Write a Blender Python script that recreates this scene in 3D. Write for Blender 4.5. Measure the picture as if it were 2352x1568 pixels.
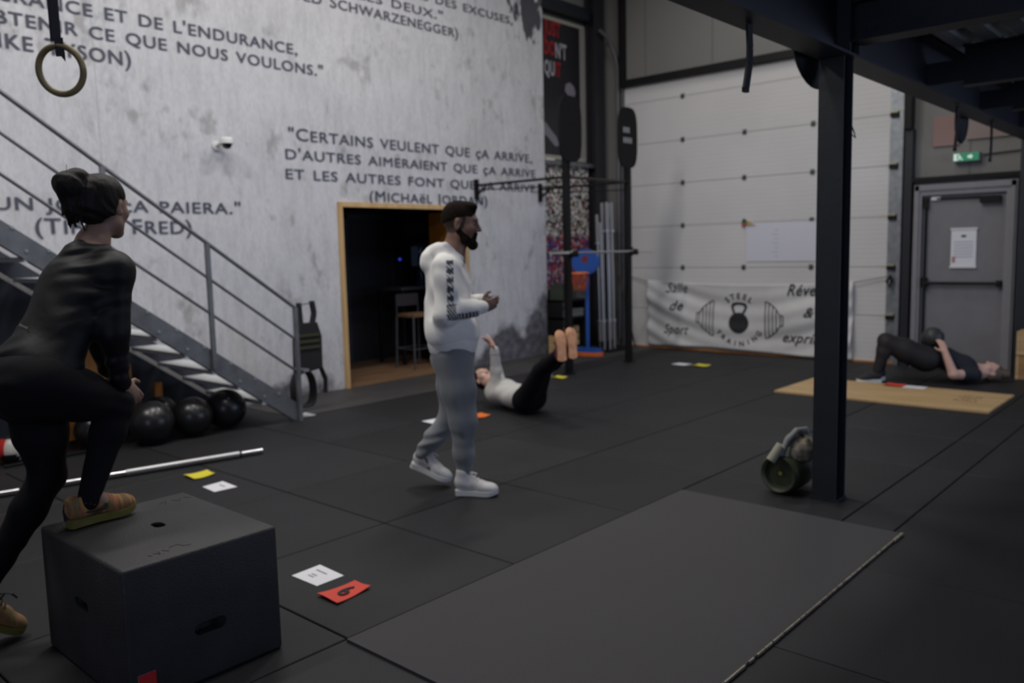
import bpy, bmesh, math, random
import numpy as np
from mathutils import Vector, Matrix
random.seed(7)
PI = math.pi
S = bpy.context.scene
C = S.collection
for o in list(bpy.data.objects): bpy.data.objects.remove(o)

# ------------------------------------------------------------------ camera
cd = bpy.data.cameras.new('camera'); cam = bpy.data.objects.new('camera', cd); C.objects.link(cam)
S.camera = cam
YAW, PITCH, ROLL = math.radians(42.055), math.radians(-6.295), math.radians(-1.364)
fw = Vector((math.cos(YAW)*math.cos(PITCH), math.sin(YAW)*math.cos(PITCH), math.sin(PITCH)))
rt = Vector((math.sin(YAW), -math.cos(YAW), 0)); up = rt.cross(fw)
r2 = rt*math.cos(ROLL) + up*math.sin(ROLL); u2 = -rt*math.sin(ROLL) + up*math.cos(ROLL)
cam.matrix_world = Matrix(((r2.x, u2.x, -fw.x, 0), (r2.y, u2.y, -fw.y, 0), (r2.z, u2.z, -fw.z, 1.55), (0, 0, 0, 1)))
cd.sensor_width = 36; cd.sensor_fit = 'HORIZONTAL'; cd.lens = 1894.5/2352*36
cd.clip_start = .05; cd.clip_end = 100
cd.dof.use_dof = True; cd.dof.focus_distance = 2.0; cd.dof.aperture_fstop = 3.0

# ------------------------------------------------------------------ world, lights, exposure
W = bpy.data.worlds.new('world'); S.world = W; W.use_nodes = True
W.node_tree.nodes['Background'].inputs[0].default_value = (.55, .68, 1, 1)
W.node_tree.nodes['Background'].inputs[1].default_value = .4
S.view_settings.view_transform = 'Standard'; S.view_settings.look = 'None'
S.view_settings.exposure = 0; S.view_settings.gamma = 1; S.view_settings.use_curve_mapping = False

def area(name, loc, rot, sx, sy, power, color):
    l = bpy.data.lights.new(name, 'AREA'); l.shape = 'RECTANGLE'; l.size = sx; l.size_y = sy
    l.energy = power; l.color = color
    o = bpy.data.objects.new(name, l); C.objects.link(o); o.location = loc; o.rotation_euler = rot
    return o
LAMPS = [(0.4, 5.4, 6.05, 100), (3.4, 5.4, 6.05, 78), (6.2, 5.4, 6.05, 78), (9.2, 5.4, 6.05, 20), (1.6, 3.0, 6.05, 45), (5.0, 3.0, 6.05, 50), (8.6, 3.0, 6.05, 22)]
for i, (x, y, z, p) in enumerate(LAMPS):
    area('high_bay_light', (x, y, z-.04), (0, 0, 0), 1.2, .35, p, (1, .965, .93))
# added cool fill at an unseen window behind the camera, under the mezzanine
area('back_fill_light', (-3.85, -1.0, 1.9), (0, -PI/2, 0), 1.6, 3.0, 55, (.60, .70, 1))
area('side_fill_light', (8.0, -3.8, 1.8), (PI/2, 0, 0), 5.0, 1.6, 95, (.60, .70, 1))  # added bluish fill for the right side, no known window there
# added cool fill strip high above the mezzanine, no opening behind it
area('gable_fill_light', (3.0, -2.75, 5.6), (PI/2, 0, 0), 7.0, 1.2, 110, (.62, .74, 1))

# ------------------------------------------------------------------ materials
MATS = {}
def mat(name, col, rough=.6, metal=0., var=0., scale=8., bump=0., bscale=60., stretch=(1, 1, 1), spec=.5, emit=None, estr=0., sheen=0.):
    if name in MATS: return MATS[name]
    m = bpy.data.materials.new(name); m.use_nodes = True; MATS[name] = m
    nt = m.node_tree; b = nt.nodes['Principled BSDF']
    b.inputs['Base Color'].default_value = (*col, 1); b.inputs['Roughness'].default_value = rough
    b.inputs['Metallic'].default_value = metal; b.inputs['Specular IOR Level'].default_value = spec
    if sheen: b.inputs['Sheen Weight'].default_value = sheen
    if emit: b.inputs['Emission Color'].default_value = (*emit, 1); b.inputs['Emission Strength'].default_value = estr
    tc = nt.nodes.new('ShaderNodeTexCoord'); mp = nt.nodes.new('ShaderNodeMapping'); mp.inputs['Scale'].default_value = stretch
    nt.links.new(tc.outputs['Object'], mp.inputs[0])
    if var > 0:
        n = nt.nodes.new('ShaderNodeTexNoise'); n.inputs['Scale'].default_value = scale; n.inputs['Detail'].default_value = 5
        nt.links.new(mp.outputs[0], n.inputs[0])
        r = nt.nodes.new('ShaderNodeMapRange'); r.inputs[1].default_value = .3; r.inputs[2].default_value = .7
        r.inputs[3].default_value = 1-var; r.inputs[4].default_value = 1+var
        nt.links.new(n.outputs[0], r.inputs[0])
        mx = nt.nodes.new('ShaderNodeVectorMath'); mx.operation = 'SCALE'; mx.inputs[0].default_value = col
        nt.links.new(r.outputs[0], mx.inputs['Scale']); nt.links.new(mx.outputs[0], b.inputs['Base Color'])
    if bump > 0:
        n = nt.nodes.new('ShaderNodeTexNoise'); n.inputs['Scale'].default_value = bscale; n.inputs['Detail'].default_value = 3
        nt.links.new(mp.outputs[0], n.inputs[0])
        bp = nt.nodes.new('ShaderNodeBump'); bp.inputs['Strength'].default_value = bump; bp.inputs['Distance'].default_value = .01
        nt.links.new(n.outputs[0], bp.inputs['Height']); nt.links.new(bp.outputs[0], b.inputs['Normal'])
    return m

def ramp(nt, src, stops):
    r = nt.nodes.new('ShaderNodeValToRGB'); e = r.color_ramp.elements
    while len(e) < len(stops): e.new(.5)
    for k, (p, c) in enumerate(stops):
        e[k].position = p; e[k].color = (*c, 1) if len(c) == 3 else c
    nt.links.new(src, r.inputs[0]); return r
def mixc(nt, fac, a, b, mode='MIX'):
    m = nt.nodes.new('ShaderNodeMix'); m.data_type = 'RGBA'; m.blend_type = mode
    for s, v in ((0, fac), (6, a), (7, b)):
        if isinstance(v, (int, float)): m.inputs[s].default_value = v
        elif isinstance(v, tuple): m.inputs[s].default_value = (*v, 1)
        else: nt.links.new(v, m.inputs[s])
    return m.outputs[2]
def noise(nt, vec, sc, det=4, stretch=None):
    if stretch:
        mp = nt.nodes.new('ShaderNodeMapping'); mp.inputs['Scale'].default_value = stretch; nt.links.new(vec, mp.inputs[0]); vec = mp.outputs[0]
    n = nt.nodes.new('ShaderNodeTexNoise'); n.inputs['Scale'].default_value = sc; n.inputs['Detail'].default_value = det
    nt.links.new(vec, n.inputs[0]); return n.outputs[0]
def mathn(nt, op, a, b=0., c=None):
    m = nt.nodes.new('ShaderNodeMath'); m.operation = op
    for i, v in enumerate((a, b) if c is None else (a, b, c)):
        if isinstance(v, (int, float)): m.inputs[i].default_value = v
        else: nt.links.new(v, m.inputs[i])
    return m.outputs[0]

def mural_material():
    m = bpy.data.materials.new('worn_plaster_mural'); m.use_nodes = True; nt = m.node_tree; b = nt.nodes['Principled BSDF']
    tc = nt.nodes.new('ShaderNodeTexCoord'); v = tc.outputs['Object']
    sp = nt.nodes.new('ShaderNodeSeparateXYZ'); nt.links.new(v, sp.inputs[0])
    base = ramp(nt, noise(nt, v, 1.3, 5), [(.3, (.56, .56, .582)), (.7, (.625, .625, .64))]).outputs[0]
    streak = ramp(nt, noise(nt, v, 7, 6, (2.2, 1, .5)), [(.36, (.86, .86, .855)), (.56, (1, 1, 1))]).outputs[0]
    c = mixc(nt, .75, base, streak, 'MULTIPLY')
    fine = ramp(nt, noise(nt, v, 26, 4, (1.6, 1, .7)), [(.35, (.82, .81, .79)), (.6, (1.04, 1.04, 1.05))]).outputs[0]
    c = mixc(nt, .45, c, fine, 'MULTIPLY')
    # scattered dark blotches
    bl = mathn(nt, 'MULTIPLY', noise(nt, v, 7.5, 6, (1.3, 1, .8)), noise(nt, v, 2.0, 2))
    blm = ramp(nt, bl, [(.31, (0, 0, 0)), (.43, (1, 1, 1))]).outputs[0]
    c = mixc(nt, mathn(nt, 'MULTIPLY', blm, .58), c, (.24, .23, .225))
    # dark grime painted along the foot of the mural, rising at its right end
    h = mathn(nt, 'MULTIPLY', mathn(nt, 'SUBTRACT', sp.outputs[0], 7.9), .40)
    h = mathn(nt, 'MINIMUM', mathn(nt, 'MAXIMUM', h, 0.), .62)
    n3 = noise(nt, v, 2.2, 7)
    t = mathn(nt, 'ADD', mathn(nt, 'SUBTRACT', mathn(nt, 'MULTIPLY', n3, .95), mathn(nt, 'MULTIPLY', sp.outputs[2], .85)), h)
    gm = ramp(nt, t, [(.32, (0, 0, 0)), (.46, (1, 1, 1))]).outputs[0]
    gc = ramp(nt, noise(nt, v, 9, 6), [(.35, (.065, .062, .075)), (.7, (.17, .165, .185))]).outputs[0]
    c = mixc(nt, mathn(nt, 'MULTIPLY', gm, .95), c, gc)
    # black ink splash at the top right
    dx = mathn(nt, 'SUBTRACT', sp.outputs[0], 9.12); dz = mathn(nt, 'SUBTRACT', sp.outputs[2], 4.88)
    dd = mathn(nt, 'SQRT', mathn(nt, 'ADD', mathn(nt, 'MULTIPLY', dx, dx), mathn(nt, 'MULTIPLY', mathn(nt, 'MULTIPLY', dz, dz), .8)))
    sm = mathn(nt, 'SUBTRACT', mathn(nt, 'MULTIPLY', noise(nt, v, 6, 5, (1.4, 1, .7)), 1.0), dd)
    c = mixc(nt, ramp(nt, sm, [(.16, (0, 0, 0)), (.24, (.9, .9, .9))]).outputs[0], c, (.03, .03, .04))
    nt.links.new(c, b.inputs['Base Color']); b.inputs['Roughness'].default_value = .85; b.inputs['Specular IOR Level'].default_value = .2
    return m
def crowd_material():
    m = bpy.data.materials.new('crowd_print'); m.use_nodes = True; nt = m.node_tree; b = nt.nodes['Principled BSDF']
    tc = nt.nodes.new('ShaderNodeTexCoord'); v = tc.outputs['Object']; sp = nt.nodes.new('ShaderNodeSeparateXYZ'); nt.links.new(v, sp.inputs[0])
    def vor(sc):
        vo = nt.nodes.new('ShaderNodeTexVoronoi'); vo.inputs['Scale'].default_value = sc; nt.links.new(v, vo.inputs[0])
        s2 = nt.nodes.new('ShaderNodeSeparateColor'); nt.links.new(vo.outputs['Color'], s2.inputs[0]); return s2.outputs[0], s2.outputs[1]
    a, d = vor(33)
    light = ramp(nt, a, [(0, (.02, .02, .02)), (.3, (.30, .27, .25)), (.5, (.62, .58, .54)), (.7, (.22, .04, .04)), (.78, (.50, .47, .42)), (.86, (.09, .13, .05)), (.93, (.7, .66, .62))])
    dark = ramp(nt, d, [(0, (.015, .015, .02)), (.25, (.40, .02, .03)), (.42, (.03, .05, .20)), (.6, (.45, .42, .42)), (.72, (.35, .05, .04)), (.85, (.04, .06, .16)), (.95, (.5, .2, .1))])
    for r in (light, dark): r.color_ramp.interpolation = 'CONSTANT'
    z = ramp(nt, mathn(nt, 'ADD', sp.outputs[2], mathn(nt, 'MULTIPLY', noise(nt, v, 8), .12)), [(.0, (1, 1, 1)), (1, (0, 0, 0))])
    mr = nt.nodes.new('ShaderNodeMapRange'); nt.links.new(sp.outputs[2], mr.inputs[0]); mr.inputs[1].default_value = 1.72; mr.inputs[2].default_value = 1.78
    c = mixc(nt, mr.outputs[0], dark.outputs[0], light.outputs[0])
    nt.links.new(c, b.inputs['Base Color']); b.inputs['Roughness'].default_value = .7
    return m
def rubber_material(name, dark, lite, sc=260):
    m = bpy.data.materials.new(name); m.use_nodes = True; nt = m.node_tree; b = nt.nodes['Principled BSDF']
    tc = nt.nodes.new('ShaderNodeTexCoord'); g = nt.nodes.new('ShaderNodeNewGeometry'); v = g.outputs['Position']
    big = ramp(nt, noise(nt, v, 1.4, 5), [(.3, dark), (.7, tuple(x*1.45 for x in dark))]).outputs[0]
    sp = ramp(nt, noise(nt, v, sc, 2), [(.62, (0, 0, 0)), (.70, (1, 1, 1))]).outputs[0]
    c = mixc(nt, sp, big, lite)
    oi = nt.nodes.new('ShaderNodeObjectInfo')
    k = mathn(nt, 'ADD', mathn(nt, 'MULTIPLY', oi.outputs['Random'], .3), .85)
    mx = nt.nodes.new('ShaderNodeVectorMath'); mx.operation = 'SCALE'; nt.links.new(c, mx.inputs[0]); nt.links.new(k, mx.inputs['Scale'])
    nt.links.new(mx.outputs[0], b.inputs['Base Color']); b.inputs['Roughness'].default_value = .62; b.inputs['Specular IOR Level'].default_value = .35
    bp = nt.nodes.new('ShaderNodeBump'); bp.inputs['Strength'].default_value = .35; bp.inputs['Distance'].default_value = .003
    nt.links.new(noise(nt, v, 190, 2), bp.inputs['Height']); nt.links.new(bp.outputs[0], b.inputs['Normal'])
    return m
def wave_material(name, col, axis, scale, strength, rough=.5, metal=0., col2=None):
    m = bpy.data.materials.new(name); m.use_nodes = True; nt = m.node_tree; b = nt.nodes['Principled BSDF']
    tc = nt.nodes.new('ShaderNodeTexCoord'); w = nt.nodes.new('ShaderNodeTexWave'); w.bands_direction = axis
    w.inputs['Scale'].default_value = scale; nt.links.new(tc.outputs['Object'], w.inputs[0])
    bp = nt.nodes.new('ShaderNodeBump'); bp.inputs['Strength'].default_value = strength; bp.inputs['Distance'].default_value = .01
    nt.links.new(w.outputs[1], bp.inputs['Height']); nt.links.new(bp.outputs[0], b.inputs['Normal'])
    n = ramp(nt, noise(nt, tc.outputs['Object'], 1.2, 3), [(.3, tuple(x*.93 for x in col)), (.7, col)])
    c = n.outputs[0]
    if col2: c = mixc(nt, w.outputs[1], c, col2)
    nt.links.new(c, b.inputs['Base Color']); b.inputs['Roughness'].default_value = rough; b.inputs['Metallic'].default_value = metal
    return m
def wood_material(name, a, b_, axis=0, sc=3., rough=.55):
    m = bpy.data.materials.new(name); m.use_nodes = True; nt = m.node_tree; b = nt.nodes['Principled BSDF']
    tc = nt.nodes.new('ShaderNodeTexCoord'); st = [9, 9, 9]; st[axis] = .8
    n = noise(nt, tc.outputs['Object'], sc, 6, tuple(st))
    c = ramp(nt, n, [(.3, a), (.7, b_)]).outputs[0]
    nt.links.new(c, b.inputs['Base Color']); b.inputs['Roughness'].default_value = rough
    return m

M_mural = mural_material(); M_crowd = crowd_material()
M_tile = rubber_material('black_rubber', (.0102, .0101, .0116), (.040, .039, .045))
M_plat = wave_material('ribbed_rubber', (.040, .038, .041), 'X', 30, .35, .75)
M_aisle = rubber_material('grey_floor', (.040, .038, .038), (.11, .105, .10), 90)
M_ink = mat('wall_ink', (.075, .078, .105), .8)
M_navy = mat('navy_painted_steel', (.012, .0145, .020), .5, var=.15, bump=.1, bscale=30)
M_black = mat('black_painted_steel', (.007, .007, .008), .5, var=.1, spec=.25)
M_galv = mat('galvanised_steel', (.30, .32, .34), .42, .75, var=.18, scale=14)
M_galvd = mat('grey_stringer_steel', (.155, .16, .165), .5, .4, var=.2, scale=9)
M_chrome = mat('chrome', (.72, .72, .72), .22, 1.)
M_steelbar = mat('brushed_bar_steel', (.48, .48, .48), .38, .9, var=.1, scale=60)
M_clad = wave_material('ribbed_cladding', (.205, .200, .185), 'Y', 9, .15, .5)
M_garage = wave_material('ribbed_door_panel', (.66, .645, .625), 'Z', 5.2, .08, .5)
M_dframe = mat('grey_door_paint', (.24, .235, .25), .5, var=.05)
M_dleaf = mat('grey_door_leaf', (.20, .195, .205), .5, var=.05)
M_ply = wood_material('plywood', (.42, .27, .12), (.58, .40, .20), 1, 2.2)
M_frame = wood_material('pine_frame', (.50, .31, .13), (.66, .44, .21), 2, 2.)
M_orange = wood_material('orange_stained_wood', (.34, .12, .012), (.50, .19, .02), 2, 2.2, .45)
M_floorwood = wood_material('brown_floor_boards', (.13, .075, .04), (.24, .14, .075), 0, 1.6, .5)
M_foam = mat('black_foam_box', (.0235, .0225, .0232), .62, var=.25, scale=5, bump=.25, bscale=120)
M_paper = mat('paper', (.78, .78, .82), .7)
M_grey = mat('grey_print', (.34, .34, .40), .8)
M_yellow = mat('yellow_rubber', (.75, .66, .04), .6)
M_red = mat('red_fabric', (.66, .06, .035), .7)
M_orangef = mat('orange_plastic', (.80, .17, .02), .5)
M_blue = mat('blue_plastic', (.02, .10, .42), .4)
M_blackf = mat('black_fabric', (.012, .012, .014), .8, bump=.3, bscale=200)
M_rubber = mat('black_rubber_ball', (.012, .012, .013), .30, bump=.06, bscale=80)
M_dark = mat('very_dark', (.006, .006, .007), .7)
M_olive = mat('olive_rubber', (.035, .042, .022), .45, var=.2)
M_camo = mat('camouflage_cloth', (.22, .19, .14), .6, var=.95, scale=22)
M_white = mat('white_plastic', (.72, .72, .70), .4)
M_skin = mat('skin', (.34, .205, .15), .55, var=.08, scale=12)
M_skinp = mat('pale_skin', (.60, .37, .29), .55, var=.08, scale=12)
M_skinm = mat('tanned_skin', (.22, .12, .085), .5, var=.1, scale=12)
M_hair = mat('dark_hair', (.009, .006, .005), .55, var=.5, scale=50, bump=.4, bscale=90, stretch=(1, 1, .25), spec=.2)
M_hairm = mat('short_dark_hair', (.014, .0095, .007), .9, var=.3, scale=60, bump=.3, bscale=300, spec=.08)
M_hairb = mat('brown_blond_hair', (.10, .07, .045), .5, var=.7, scale=40, bump=.6, bscale=70)
M_hood = mat('white_fleece', (.88, .86, .81), .9, var=.04, bump=.15, bscale=140, sheen=.2)
M_jog = mat('grey_jersey', (.21, .22, .23), .9, var=.08, bump=.2, bscale=160, sheen=.2)
M_sweat = mat('light_grey_sweater', (.52, .51, .49), .9, var=.05, bump=.15, bscale=140)
M_top = mat('black_sport_top', (.0050, .0054, .0065), .6, spec=.28, bump=.15, bscale=30)
M_leg = mat('black_leggings', (.0040, .0042, .0060), .8, spec=.2)
M_tee = mat('dark_navy_tee', (.012, .014, .022), .85)
M_shoew = mat('white_leather', (.66, .64, .62), .5, var=.06)
M_print = mat('dark_sleeve_print', (.07, .075, .085), .8)

# ------------------------------------------------------------------ mesh helpers
def link(name, me, m, parent=None, smooth=False):
    o = bpy.data.objects.new(name, me); C.objects.link(o)
    if m is not None:
        for x in (m if isinstance(m, (list, tuple)) else [m]): me.materials.append(x)
    if smooth: me.polygons.foreach_set('use_smooth', [True]*len(me.polygons))
    if parent is not None:
        o.parent = parent
        o.matrix_parent_inverse = parent.matrix_world.inverted() if False else Matrix.Translation(-parent.location) if parent.get('abs') else Matrix()
    return o
def obj(name, bm, m, parent=None, smooth=False, bevel=0.):
    if bevel > 0:
        bmesh.ops.bevel(bm, geom=[e for e in bm.edges if e.calc_face_angle(0) > .6], offset=bevel, segments=2, affect='EDGES', profile=.7)
    bmesh.ops.recalc_face_normals(bm, faces=bm.faces)
    me = bpy.data.meshes.new(name); bm.to_mesh(me); bm.free()
    o = link(name, me, m, parent)
    if smooth:
        me.polygons.foreach_set('use_smooth', [True]*len(me.polygons))
        try: me.set_sharp_from_angle(angle=math.radians(38))
        except Exception: pass
    return o
def B(): return bmesh.new()
def box(bm, x0, x1, y0, y1, z0, z1, M=None):
    vs = [bm.verts.new((x, y, z)) for x in (x0, x1) for y in (y0, y1) for z in (z0, z1)]
    for f in ((0, 1, 3, 2), (4, 6, 7, 5), (0, 4, 5, 1), (2, 3, 7, 6), (0, 2, 6, 4), (1, 5, 7, 3)): bm.faces.new([vs[i] for i in f])
    if M is not None:
        for v in vs: v.co = M @ v.co
    return vs
def tube(bm, pts, r, n=10, cap=True):
    pts = [Vector(p) for p in pts]; rings = []
    rr = r if isinstance(r, (list, tuple)) else [r]*len(pts)
    ref = None
    for i, p in enumerate(pts):
        d = (pts[min(i+1, len(pts)-1)] - pts[max(i-1, 0)]).normalized()
        if ref is None: ref = Vector((0, 0, 1)) if abs(d.z) < .9 else Vector((1, 0, 0))
        a = d.cross(ref).normalized(); b = a.cross(d).normalized(); ref = b
        rings.append([bm.verts.new(p + (a*math.cos(2*PI*k/n) + b*math.sin(2*PI*k/n))*rr[i]) for k in range(n)])
    for A, Bq in zip(rings, rings[1:]):
        for k in range(n): bm.faces.new((A[k], A[(k+1) % n], Bq[(k+1) % n], Bq[k]))
    if cap: bm.faces.new(rings[0][::-1]); bm.faces.new(rings[-1])
def bar(bm, p, q, w, h, upv=(0, 0, 1)):
    p = Vector(p); q = Vector(q); d = (q-p).normalized(); s = d.cross(Vector(upv)).normalized(); t = s.cross(d).normalized()
    v = []
    for e in (p, q):
        for a, b in ((-1, -1), (1, -1), (1, 1), (-1, 1)): v.append(bm.verts.new(e + s*a*w/2 + t*b*h/2))
    for f in ((3, 2, 1, 0), (4, 5, 6, 7), (0, 1, 5, 4), (1, 2, 6, 5), (2, 3, 7, 6), (3, 0, 4, 7)): bm.faces.new([v[i] for i in f])
def lathe(bm, prof, c=(0, 0, 0), n=24, M=None):
    rings = []
    for r, z in prof:
        if r < 1e-5: rings.append([bm.verts.new((0, 0, z))])
        else: rings.append([bm.verts.new((r*math.cos(2*PI*k/n), r*math.sin(2*PI*k/n), z)) for k in range(n)])
    for A, Bq in zip(rings, rings[1:]):
        for k in range(n):
            f = [A[k % len(A)], A[(k+1) % len(A)], Bq[(k+1) % len(Bq)], Bq[k % len(Bq)]]
            f = list(dict.fromkeys(f))
            if len(f) > 2: bm.faces.new(f)
    for R in rings:
        for v in R: v.co = (M @ v.co if M is not None else v.co) + Vector(c)
def prism(bm, pts, lo, hi, ax):
    """extrude polygon pts (2D) along axis ax between lo and hi"""
    def P(p, t):
        q = [0, 0, 0]; o = [i for i in range(3) if i != ax]; q[o[0]], q[o[1]] = p; q[ax] = t; return q
    A = [bm.verts.new(P(p, lo)) for p in pts]; Bq = [bm.verts.new(P(p, hi)) for p in pts]; n = len(pts)
    bm.faces.new(A); bm.faces.new(Bq[::-1])
    for k in range(n): bm.faces.new((A[k], A[(k+1) % n], Bq[(k+1) % n], Bq[k]))
def tag(o, label, cat, group=None):
    o['label'] = label; o['category'] = cat
    if group: o['group'] = group
    return o
def thing(name, label, cat, loc=(0, 0, 0), rz=0., group=None):
    o = bpy.data.objects.new(name, None); C.objects.link(o); o.location = loc; o.rotation_euler = (0, 0, rz); o.empty_display_size = .1
    return tag(o, label, cat, group)
def struct(o): o['kind'] = 'structure'; return o
def strc(name):
    o = bpy.data.objects.new(name, None); C.objects.link(o); return struct(o)
def copy_tree(o, parent=None):
    c = o.copy(); C.objects.link(c)
    if parent: c.parent = parent
    for ch in list(o.children): copy_tree(ch, c)
    return c
KIDS = []

# ------------------------------------------------------------------ lettering
def text_mesh(body, small=.8, bold=0., shear=0.):
    cu = bpy.data.curves.new('t', 'FONT'); cu.body = body; cu.size = 1; cu.small_caps_scale = small; cu.shear = shear
    cu.space_character = 1.08; cu.space_word = 1.25; cu.offset = bold; cu.resolution_u = 3; cu.fill_mode = 'FRONT'
    if small < 1:
        for i, f in enumerate(cu.body_format): f.use_small_caps = True
    o = bpy.data.objects.new('t', cu); C.objects.link(o)
    dg = bpy.context.evaluated_depsgraph_get(); me = bpy.data.meshes.new_from_object(o.evaluated_get(dg))
    bpy.data.objects.remove(o); bpy.data.curves.remove(cu)
    return me
def extent(me):
    if not me.vertices: return 0, 0
    xs = [v.co.x for v in me.vertices]; return min(xs), max(xs)
def put_text(name, me, m, parent, origin, xd, yd, sx, sy, x_anchor=0.):
    o = Vector(origin); xd = Vector(xd); yd = Vector(yd)
    for v in me.vertices: v.co = o + xd*((v.co.x - x_anchor)*sx) + yd*(v.co.y*sy)
    me.name = name; return link(name, me, m, parent)
def wall_line(parent, s, x1, z, cap, tail=None, xt=None, small=.88):
    """one line of lettering on the left wall ending at x1; tail starts at xt"""
    me = text_mesh(s, small, 0.); a, b = extent(me)
    if tail: t = text_mesh(tail, small, 0.); ta, tb = extent(t); sx = (x1-xt)/(tb-ta)
    else: sx = (x1-xt)/(b-a)
    o = put_text('lettering', me, M_ink, parent, (x1, 7.792, z), (1, 0, 0), (0, 0, 1), sx, cap/.72, b)
    b2 = B(); b2.from_mesh(me); b3 = bmesh.ops.duplicate(b2, geom=b2.faces[:])
    for v in b3['geom']:
        if isinstance(v, bmesh.types.BMVert): v.co += Vector((.007, -.0006, .0))
    b2.to_mesh(me); b2.free()

# ------------------------------------------------------------------ room shell
fl = strc('floor')
bm = B(); box(bm, -4, 11.2, -4, 10.6, -.12, -.022); obj('slab', bm, M_dark, fl)
xs = [-4.0, -3.19] + [-3.19+1.02*k for k in range(1, 14)] + [11.0]
xs = sorted(set(round(x, 3) for x in xs))
ys = [-3.67, -2.66, -1.65, -.64, .37, 1.37, 1.65, 2.66, 3.67, 4.68, 5.69, 6.8]
tm = {}
for i in range(len(xs)-1):
    for j in range(len(ys)-1):
        w, d = round(xs[i+1]-xs[i], 3), round(ys[j+1]-ys[j], 3)
        if w < .1: continue
        if (w, d) not in tm:
            bm = B(); box(bm, .004, w-.004, .004, d-.004, -.02, 0)
            bmesh.ops.bevel(bm, geom=[e for e in bm.edges if e.verts[0].co.z > -.01 and e.verts[1].co.z > -.01], offset=.004, segments=1, affect='EDGES')
            me = bpy.data.meshes.new('rubber_tile'); bm.to_mesh(me); bm.free(); me.materials.append(M_tile); tm[(w, d)] = me
        o = bpy.data.objects.new('rubber_tile', tm[(w, d)]); C.objects.link(o); o.parent = fl; o.location = (xs[i], ys[j], 0)
bm = B(); box(bm, 4.40, 11.0, 6.806, 7.79, -.02, .001); obj('aisle_strip', bm, M_aisle, fl)
bm = B(); box(bm, -4, 4.394, 6.806, 7.79, -.02, -.002); obj('under_stair_floor', bm, M_tile, fl)
for k in range(9):
    bm = B(); box(bm, 4.9, 9.9, 7.80+.2*k+.002, 7.80+.2*k+.198, -.02, .002); obj('floor_board', bm, M_floorwood, fl)

wl = strc('wall_left')
bm = B()
box(bm, -4, 5.79, 7.8, 7.92, 0, 6.6); box(bm, 5.79, 7.75, 7.8, 7.92, 2.09, 6.6); box(bm, 7.75, 9.45, 7.8, 7.92, 0, 6.6)
obj('mural', bm, M_mural, wl)
bm = B(); box(bm, 9.3, 11.2, 7.94, 8.05, 0, 6.6); obj('cladding', bm, M_clad, wl)
for zz in (0, ):  # joints between the mural's sheets
    for x in (3.18, 9.0-.62*3):
        bm = B(); box(bm, x-.003, x+.003, 7.7985, 7.80, 0 if x < 5 else 2.1, 6.6); obj('sheet_joint', bm, mat('joint_shade', (.42, .42, .43), .8), wl)
wall_line(wl, "de la persévérance et de l'endurance,", 5.30, 3.695, .125, "ce et de l'endurance,", 2.97)
wall_line(wl, "nécessaires pour obtenir ce que nous voulons.\"", 5.62, 3.51, .125, "ce que nous voulons.\"", 3.15)
wall_line(wl, "(Mike Tyson)", 3.50, 3.315, .14, "Tyson)", 2.78)
wall_line(wl, "travaille, et un jour ça paiera.\"", 4.52, 1.99, .125, "paiera.\"", 3.68)
wall_line(wl, "(Tip", 2.96, 1.79, .14, None, 2.58)
wall_line(wl, "Fred)", 3.98, 1.79, .14, None, 3.41)
wall_line(wl, "\"Certains veulent que ça arrive,", 9.15, 2.79, .135, None, 5.14)
wall_line(wl, "d'autres aimeraient que ça arrive", 9.22, 2.585, .125, None, 5.09)
wall_line(wl, "et les autres font que ça arrive.\"", 9.36, 2.375, .125, None, 5.08)
wall_line(wl, "(Michaël Jordan)", 8.20, 2.165, .13, None, 6.20)
wall_line(wl, "soit tu te trouves des excuses,", 8.80, 4.635, .115, "excuses,", 7.85)
wall_line(wl, "tu ne peux pas faire les deux.\"", 7.48, 4.45, .115, "deux.\"", 6.65)
wall_line(wl, "(Arnold Schwarzenegger)", 7.74, 4.28, .125, "Schwarzenegger)", 5.76)

wf = strc('wall_right')
bm = B(); box(bm, 11.0, 11.12, -4, 8.05, 0, 6.6); obj('cladding_sheet', bm, M_clad, wf)
for k in range(9):
    y = -1.9+1.12*k
    bm = B(); box(bm, 10.994, 11.0, y-.006, y+.006, 2.3 if y < 3.2 else 4.15, 6.6); obj('cladding_joint', bm, mat('joint_grey', (.15, .145, .135), .6), wf)
bm = B(); box(bm, -4.12, -4, -4, 8, 0, 6.6); o = struct(obj('wall_back', bm, mat('dim_wall', (.16, .16, .17), .8)))
bm = B(); box(bm, -4, 11.1, -4.1, -4, 0, 6.6); o = struct(obj('wall_front', bm, MATS['dim_wall']))
bm = B(); box(bm, -4.12, 11.2, -4.1, 10.6, 6.6, 6.7); o = struct(obj('ceiling', bm, mat('grey_ceiling', (.22, .22, .23), .8)))
# unseen window added in the back wall to go with the cool fill
w1 = strc('fill_window_1')
bm = B()
for a in ((-2.6, -2.54, .95, 2.75), (.54, .6, .95, 2.75), (-1.03, -.97, .95, 2.75)): box(bm, -4.0, -3.9, a[0], a[1], a[2], a[3])
box(bm, -4, -3.9, -2.6, .6, .92, 1.0); box(bm, -4, -3.9, -2.6, .6, 2.72, 2.8); obj('window_frame', bm, M_black, w1)
bm = B(); box(bm, -3.99, -3.98, -2.54, .54, 1.0, 2.72); obj('pane', bm, mat('fill_pane_glow', (.5, .6, .8), .1, emit=(.6, .72, 1), estr=.5), w1)  # pane glows weakly to go with the added fill

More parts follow.
